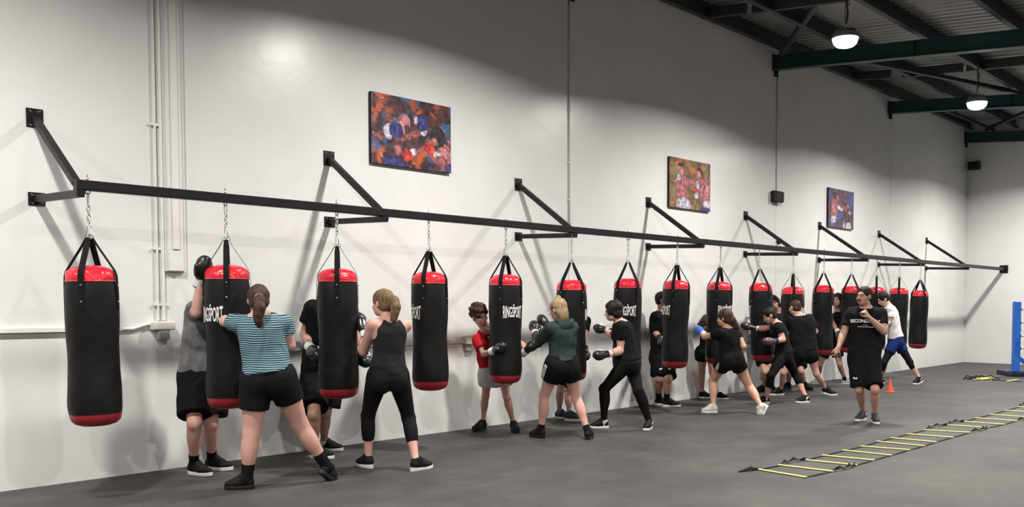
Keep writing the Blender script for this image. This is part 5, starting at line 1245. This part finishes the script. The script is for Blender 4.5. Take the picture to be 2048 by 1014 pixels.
PEOPLE = [
 dict(id=1, S=1.06, bf=1.1, vox=.010, label='man in a grey T-shirt hugging the second bag, one glove on its red top', feet=[(388, 950, 335), (424, 940, 348)], knees=[(389, 846), (421, 846)], pelvis=(410, 752, -.02), neck=(428, 606, -.12), head=(452, 577, -.16),
      face=(300, 300), hface=(300, 10, 0), arms=[dict(e=(394, 626, -.36), w=(401, 558, -.40), g=(411, 520, -.46)), dict(e=(478, 655, -.25), w=(474, 700, -.2), g=(470, 730, -.25))], sh=[(.07, -.04, .0), None],
      wear=dict(top=('tee', 'grey', .024, -.0, .5), bottom=('shorts', 'black', .84, .14, .035), sock=('sock', .72), shoe=('black', 'sole'), glove=('black', 'white')), skin='pink', hair='brown', hairstyle='short'),
 dict(id=2, S=.99, sex='f', bf=1.18, vox=.0085, label='woman in a teal striped T-shirt and black shorts punching the second bag', feet=[(494, 978, 190), (643, 965, 60, 38)], knees=[(503, 866), (599, 848)], pelvis=(537, 752, -.12), neck=(519, 626, -.12), head=(517, 600, -.10),
      face=(100, 108), hface=(112, 10, 0), arms=[dict(e=(450, 643, .0), w=(457, 628, .22), g=(458, 616, .34)), dict(e=(580, 690, -.02), w=(562, 662, .2), g=(545, 648, .33))], sh=[(.0, 0, .01), (.02, 0, -.03)],
      wear=dict(top=('tee', 'stripe', .014, .06, .5), bottom=('shorts', 'lycra', (.58, .50), .16, .004), sock=('sock', .66), shoe=('black', 'dsole'), glove=('black', 'white')), skin='pink', hair='brown', hairstyle='pony', tail=[(0, -.10, .02), (0, -.15, -.03), (0, -.165, -.09), (0.01, -.16, -.15), (0.01, -.15, -.20), (0, -.14, -.23)], tailr=1.3, leg=1.2),
 dict(id=3, S=1.04, bf=1.08, vox=.010, label='man in black behind the third bag, white-ringed glove resting against it, white socks', feet=[(630, 917, 345), (648, 902, 350)], knees=[(628, 828), (650, 824)], pelvis=(646, 756, 0), neck=(664, 602, -.12), head=(680, 576, -.15),
      face=(300, 300), hface=(300, 10, 0), arms=[dict(e=(609, 668, -.12), w=(622, 697, -.44), g=(640, 718, -.58), roll=20), dict(e=(716, 680, -.15), w=(724, 706, -.3), g=(733, 727, -.42))],
      wear=dict(top=('tee', 'black', .026, -.06, .55), bottom=('shorts', 'black', .83, .14, .035), sock=('wsock', .88), shoe=('black', 'sole'), glove=('black', 'white', 'oval')), skin='tan', hair='dark', hairstyle='short'),
 dict(id=4, S=1.0, sex='f', bf=1.04, vox=.0085, label='woman in a charcoal tank top and black leggings punching the third bag, tawny ponytail', feet=[(737, 936, 140), (832, 942, 45)], knees=[(736, 832), (817, 836)], pelvis=(776, 752, -.05), neck=(779, 634, -.05), head=(765, 606, -.02),
      face=(115, 122), hface=(150, 5, 0), arms=[dict(e=(727, 704, .02), w=(729, 668, .2), g=(724, 642, .32)), dict(e=(770, 690, .1), w=(735, 655, .3), g=(713, 634, .36))],
      wear=dict(top=('tank', 'char', .006, .04), bottom=('leggings', 'lycra', .56, .2), sock=None, shoe=('black', 'sole'), glove=[('black', 'white', 'bars'), ('black', 'black')]), skin='pink', hair='tawny', hairstyle='pony', tail=[(0, -.09, .05), (0, -.14, .01), (.01, -.16, -.05), (.02, -.155, -.10), (.02, -.14, -.15), (.03, -.12, -.18)], tailr=1.3),
 dict(id=5, S=.95, vox=.0085, facefine=1, label='curly-haired boy in a red T-shirt leaning round the fifth bag he holds', feet=[(966, 860, 235), (1027, 862, 290)], knees=[(971, 791), (1013, 792)], pelvis=(990, 735, -.18), neck=(974, 656, -.45), head=(959, 629, -.52),
      face=(300, 310), hface=(315, 18, 20), arms=[dict(e=(968, 708, -.62), w=(988, 701, -.80), g=(1012, 691, -.93)), dict(e=(1046, 690, -.45), w=(1052, 702, -.62), g=(1066, 690, -.68))],
      wear=dict(top=('tee', 'red', .034, -.12, .62), bottom=('shorts', 'pale', .62, .14, .03), sock=('sock', .84), shoe=('black', 'dsole'), glove=('black', 'white')), skin='pink', hair='brown', hairstyle='curly', topmarks=[(976, 675, 1.5, [[(-3, 3), (3, 5), (3, -1), (-3, -3)]], 'black'), (977, 675, .8, [[(-3, 2), (3, 4), (3, 0), (-3, -2)]], 'white')], hsz=1.06, arm=.9, leg=.88, bf=.92),
 dict(id=6, S=.97, sex='f', bf=1.0, vox=.0085, label='blonde woman in a dark green hoodie and black shorts with white side stripes', feet=[(1082, 876, 140), (1176, 879, 75)], knees=[(1089, 791), (1152, 795)], pelvis=(1124, 728, -.1), neck=(1124, 641, -.1), head=(1116, 619, -.1),
      face=(125, 128), hface=(140, 12, 0), arms=[dict(e=(1076, 684, -.02), w=(1070, 664, .16), g=(1067, 648, .30)), dict(e=(1115, 676, .15), w=(1096, 651, .28), g=(1084, 640, .36))], sh=[(0, 0, -.01), None],
      wear=dict(top=('hood', 'green', .026, .08, 1), bottom=('shorts', 'black', .46, .18, .02), sock=('sock', .8), shoe=('black', 'dsole'), glove=('black', 'pinkw')), skin='pink', hair='blond', hairstyle='topbun', bun=(0, -.03, .135), sidestripe=[0], leg=1.08),
 dict(id=7, S=1.0, vox=.011, label='person hidden behind the sixth bag, only bare legs and navy shoes showing', feet=[(1118, 838, 345), (1138, 842, 345)], knees=[(1121, 780), (1137, 783)], pelvis=(1143, 722, 0), neck=(1153, 630, -.08), head=(1156, 606, -.12),
      face=(305, 305), hface=(305, 5, 0), arms=[dict(e=(1138, 680, -.1), w=(1146, 690, -.3)), dict(e=(1168, 680, -.1), w=(1170, 700, -.28))],
      wear=dict(top=('tee', 'black', .02, -.02, .55), bottom=('shorts', 'black', .85, .14, .02), sock=('gsock', .86), shoe=('navy', 'sole'), glove=('black', 'black')), skin='pink', hair='brown', hairstyle='short', bf=.92, leg=.95),
 dict(id=8, S=.97, sex='f', bf=1.15, vox=.0085, facefine=1, label='short dark-haired woman all in black facing left with both gloves up, white-soled shoes', feet=[(1208, 857, 188), (1299, 859, 245)], knees=[(1209, 778), (1277, 781)], pelvis=(1258, 722, 0), neck=(1241, 641, 0), head=(1226, 622, 0),
      face=(170, 172), hface=(180, 8, 0), swaparm=0, arms=[dict(e=(1243, 701, -.12), w=(1215, 708, -.26), g=(1198, 711, -.32)), dict(e=(1230, 674, .28), w=(1213, 661, .42), g=(1200, 658, .48))], arm=1.15,
      wear=dict(top=('tee', 'black', .014, .02, .55), bottom=('leggings', 'lycra', .97, .14), sock=('wsock', .9), shoe=('black', 'sole'), glove=('black', 'pinkw', 'bars')), skin='fair', hair='dark', hairstyle='bob', leg=1.0),
 dict(id=9, S=1.03, bf=1.15, vox=.010, facefine=1, label='man in a loose black T-shirt holding the eighth bag, glove with a yellow mark', feet=[(1317, 811, 350), (1333, 814, 352)], knees=[(1318, 757), (1336, 757)], pelvis=(1326, 708, 0), neck=(1325, 620, -.02), head=(1326, 600, -.03),
      face=(325, 325), hface=(345, 0, 0), arms=[dict(e=(1307, 660, -.02), w=(1321, 677, -.42), g=(1333, 690, -.62)), dict(e=(1356, 660, -.2), w=(1360, 680, -.3), g=(1364, 690, -.34))],
      wear=dict(top=('tee', 'black', .035, -.02, .55), bottom=('shorts', 'black', .92, .14, .03), sock=('sock', .62), shoe=('black', 'sole'), glove=('black', 'black', 'mark')), skin='tan', hair='dark', hairstyle='short', marks=[(1321, 738, 1.0, [[(-3, 0), (3, 2), (4, 0), (-2, -2)]]), (1339, 736, 1.0, [[(-2, 4), (0, 4), (0, -4), (-2, -4)], [(1, 1), (3, 1), (3, -3), (1, -3)]])]),
 dict(id=10, S=.93, sex='f', vox=.011, label='brown-haired person bent low behind the ninth bag, only hair, shorts and legs showing', feet=[(1404, 797, 350), (1436, 799, 345)], knees=[(1404, 743), (1424, 744)], pelvis=(1414, 704, -.12), neck=(1424, 660, -.2), head=(1413, 645, -.25),
      face=(295, 300), hface=(300, 55, 0), arms=[dict(e=(1428, 690, -.3), w=(1437, 700, -.42)), dict(e=(1455, 690, -.3), w=(1455, 700, -.42))],
      wear=dict(top=('tee', 'black', .02, .0, .55), bottom=('shorts', 'black', .35, .14, .02), sock=('sock', .9), shoe=('black', 'sole'), glove=('black', 'black')), skin='warm', hair='brown', hairstyle='middle'),
 dict(id=11, S=1.0, sex='f', vox=.0095, label='long-haired woman with a blue glove, striped black shorts and white shoes', feet=[(1427, 826, 192), (1539, 829, 188, 62)], knees=[(1425, 762), (1499, 774)], pelvis=(1460, 716, 0), neck=(1456, 653, -.02), head=(1449, 636, -.02),
      face=(125, 130), hface=(150, 5, 0), arms=[dict(e=(1409, 674, .10), w=(1407, 668, .30), g=(1397, 660, .42)), dict(e=(1487, 693, .0), w=(1474, 690, .15), g=(1462, 680, .25))],
      wear=dict(top=('tee', 'black', .02, .02, .5), bottom=('shorts', 'black', (.42, .40), .16, .02), sock=None, shoe=('white', 'sole'), glove=('blue', 'white')), skin='warm', hair='brown', hairstyle='long', tail=[(0, -.05, .03), (-.02, -.09, -.04), (-.07, -.12, -.12), (-.12, -.13, -.20), (-.16, -.13, -.28), (-.20, -.13, -.36), (-.22, -.12, -.42)], sidestripe=[0], stripedir=-.5, leg=1.06),
 dict(id=12, S=.97, sex='f', bf=1.05, vox=.0095, facefine=1, label='woman with a dark bun punching straight to the left, patterned lower glove', feet=[(1532, 808, 187), (1612, 806, 190)], knees=[(1542, 752), (1590, 747)], pelvis=(1567, 706, 0), neck=(1553, 644, 0), head=(1539, 631, 0),
      face=(165, 172), hface=(180, 28, 0), arms=[dict(e=(1566, 679, -.20), w=(1549, 682, -.28), g=(1530, 683, -.34)), dict(e=(1528, 657, .10), w=(1506, 656, .10), g=(1488, 652, .14))],
      wear=dict(top=('tee', 'black', .018, -.02, .5), bottom=('leggings', 'black', .45, .16), sock=('wsock', .97), shoe=('black', 'sole'), glove=[('floral', 'black'), ('black', 'black')]), skin='warm', hair='dark', hairstyle='bun', bun=(0, -.105, .06), arm=1.05),
 dict(id=13, S=1.0, vox=.010, facefine=1, label='person with chin-length brown hair leaning out from behind a bag, head tilted', feet=[(1577, 779, 200), (1610, 780, 300)], knees=[(1578, 742), (1602, 742)], pelvis=(1584, 696, 0), neck=(1560, 621, -.25), head=(1547, 605, -.32),
      face=(285, 285), hface=(262, 10, 18), arms=[dict(e=(1570, 655, -.35), w=(1580, 665, -.5)), dict(e=(1600, 655, -.3), w=(1603, 665, -.45))],
      wear=dict(top=('tee', 'char', .02, -.02, .5), bottom=('shorts', 'black', .85, .14, .03), sock=('sock', .7), shoe=('black', 'dsole'), glove=('black', 'black')), skin='pink', hair='brown', hairstyle='middle'),
 dict(id=14, S=1.03, bf=1.1, vox=.0105, label='short-haired man in a black T-shirt and shorts seen from the back, feet wide apart', feet=[(1561, 791, 190), (1649, 791, 335, 12)], knees=[(1567, 746), (1633, 748)], pelvis=(1609, 700, -.25), neck=(1599, 630, -.2), head=(1589, 615, -.18),
      face=(105, 108), hface=(125, 8, 0), arms=[dict(e=(1581, 665, -.15), w=(1588, 657, .0), g=(1592, 650, .06)), dict(e=(1631, 663, -.15), w=(1615, 655, .02), g=(1605, 650, .06))],
      wear=dict(top=('tee', 'black', .03, -.02, .72), bottom=('shorts', 'black', (.55, .48), .14, .03), sock=('sock', .88), shoe=('black', 'sole'), glove=('black', 'black')), skin='pink', hair='brown', hairstyle='crop', leg=.86),
 dict(id=15, S=.97, vox=.011, label='person almost hidden behind the tenth bag and the woman with the bun', feet=[(1529, 784, 190), (1545, 784, 200)], knees=[(1530, 744), (1541, 744)], pelvis=(1524, 696, 0), neck=(1516, 628, -.2), head=(1514, 607, -.25),
      face=(275, 275), hface=(275, 10, 0), arms=[dict(e=(1502, 660, -.4), w=(1504, 675, -.55)), dict(e=(1530, 668, -.4), w=(1524, 675, -.55))],
      wear=dict(top=('tee', 'pale', .02, -.0, .5), bottom=('shorts', 'black', .7, .14, .02), sock=('sock', .85), shoe=('black', 'dsole'), glove=('black', 'black')), skin='warm', hair='dark', hairstyle='short', bf=.9),
 dict(id=16, S=1.0, vox=.010, facefine=1, label='person whose face peeks out between two bags left of the coach', feet=[(1636, 768, 215), (1690, 769, 345)], knees=[(1640, 730), (1679, 728)], pelvis=(1663, 690, -.2), neck=(1673, 619, -.3), head=(1675, 600, -.38),
      face=(270, 265), hface=(235, 0, 0), arms=[dict(e=(1668, 650, -.4), w=(1676, 664, -.55)), dict(e=(1684, 650, -.35), w=(1682, 668, -.5))],
      wear=dict(top=('tee', 'black', .02, -.02, .5), bottom=('shorts', 'black', .62, .14, .02), sock=('sock', .72), shoe=('white', 'sole'), glove=('black', 'white')), skin='tan', hair='dark', hairstyle='middle', bf=.9),
 dict(id=17, S=1.03, bf=1.03, vox=.0065, facefine=1, label='coach in glasses and a lettered black T-shirt, hand raised to his chin', feet=[(1727, 841, 225), (1749, 846, 262)], knees=[(1719, 779), (1750, 779)], pelvis=(1728, 716, 0), neck=(1733, 614, 0), head=(1728, 592, -.03),
      face=(262, 252), hface=(218, -2, 0), openmouth=1, gaze=.0, arms=[dict(e=(1686, 668, .02), w=(1677, 695, -.10), g=(1673, 712, -.14)), dict(e=(1768, 663, -.16), w=(1737, 634, -.22), g=(1727, 619, -.25))],
      hands=[dict(palm=(.6, .6, .2), side=-1, curl=[(45, 55, 30), (50, 60, 30), (55, 60, 30), (55, 60, 30)], thumb=(40, 20)), dict(palm=(0.0, 1, -.2), side=1, curl=[(55, 60, 40), (75, 85, 50), (80, 85, 50), (80, 85, 50)], thumb=(45, 20))],
      wear=dict(top=('tee', 'black', .034, -.03, .62), bottom=('shorts', 'black', .92, .14, .022), sock=('wsock', .93), shoe=('navy', 'sole')), skin='tan', hair='dark', hairstyle='short', openm=1, arm=1.05, leg=.95, extra=coach_extra,
      print=[('SECONDS OUT', .056, .70, .0022, -.25)], tagline=1, marks=[(1711, 757, 1.0, [[(-5, 3), (-1, 2), (0, -2), (-3, -1)], [(0, 1), (4, 2), (3, -1), (1, -2)]])]),
 dict(id=18, S=1.03, vox=.0105, facefine=1, label='man in a white T-shirt and blue shorts over leggings beyond the coach', feet=[(1763, 768, 188), (1842, 769, 205, 20)], knees=[(1768, 725), (1819, 723)], pelvis=(1792, 679, 0), neck=(1777, 611, 0), head=(1766, 598, 0),
      face=(160, 168), hface=(185, 30, 0), arms=[dict(e=(1779, 644, -.2), w=(1766, 655, -.3), g=(1755, 655, -.3)), dict(e=(1770, 645, .2), w=(1762, 630, .3), g=(1755, 622, .3))],
      wear=dict(top=('tee', 'white', .024, .06, .62), bottom=('shorts', 'navy', (.58, .55), .16, .010), under=('lycra', .42), sock=('wsock', .95), shoe=('black', 'sole'), glove=('black', 'black')), skin='fair', hair='dark', hairstyle='mop', arm=.95),
]

# ------------------------------------------------------------------ camera, light, build
import sys, time
T0 = time.time()
ONLY = None
build_shell(); build_roof_steel(); build_lamps(); build_rail(); build_bags(); build_wall_things(); build_canvases(); build_floor_things()
for sp in PEOPLE:
    if ONLY is None or sp['id'] in ONLY: person(sp)
for r_ in REPORT: 
    if not (.8 < r_[2] < 1.2 and .8 < r_[3] < 1.2): print('BONE', r_)

print('BUILD TIME', round(time.time() - T0, 1))
cd = bpy.data.cameras.new('camera'); cam = bpy.data.objects.new('camera', cd); COL.objects.link(cam)
cd.sensor_fit = 'HORIZONTAL'; cd.sensor_width = 36.0; cd.lens = FPX / 2048 * 36.0
cd.shift_x = (1024 - CX) / 2048; cd.shift_y = (CY - 507) / 2048; cd.clip_end = 200
cam.location = Vector(CAM); cam.rotation_euler = Matrix((tuple(RT), tuple(UP), tuple(-FW))).transposed().to_euler()
SC.camera = cam
w = bpy.data.worlds.new('world'); SC.world = w; w.use_nodes = True; w.node_tree.nodes['Background'].inputs[0].default_value = (.5, .55, .6, 1); w.node_tree.nodes['Background'].inputs[1].default_value = .05
SC.view_settings.view_transform = 'Standard'; SC.view_settings.look = 'None'; SC.view_settings.gamma = 1; SC.view_settings.exposure = 0.34; SC.view_settings.use_curve_mapping = False
SC.cycles.max_bounces = 8; SC.cycles.diffuse_bounces = 5; SC.cycles.sample_clamp_indirect = 6
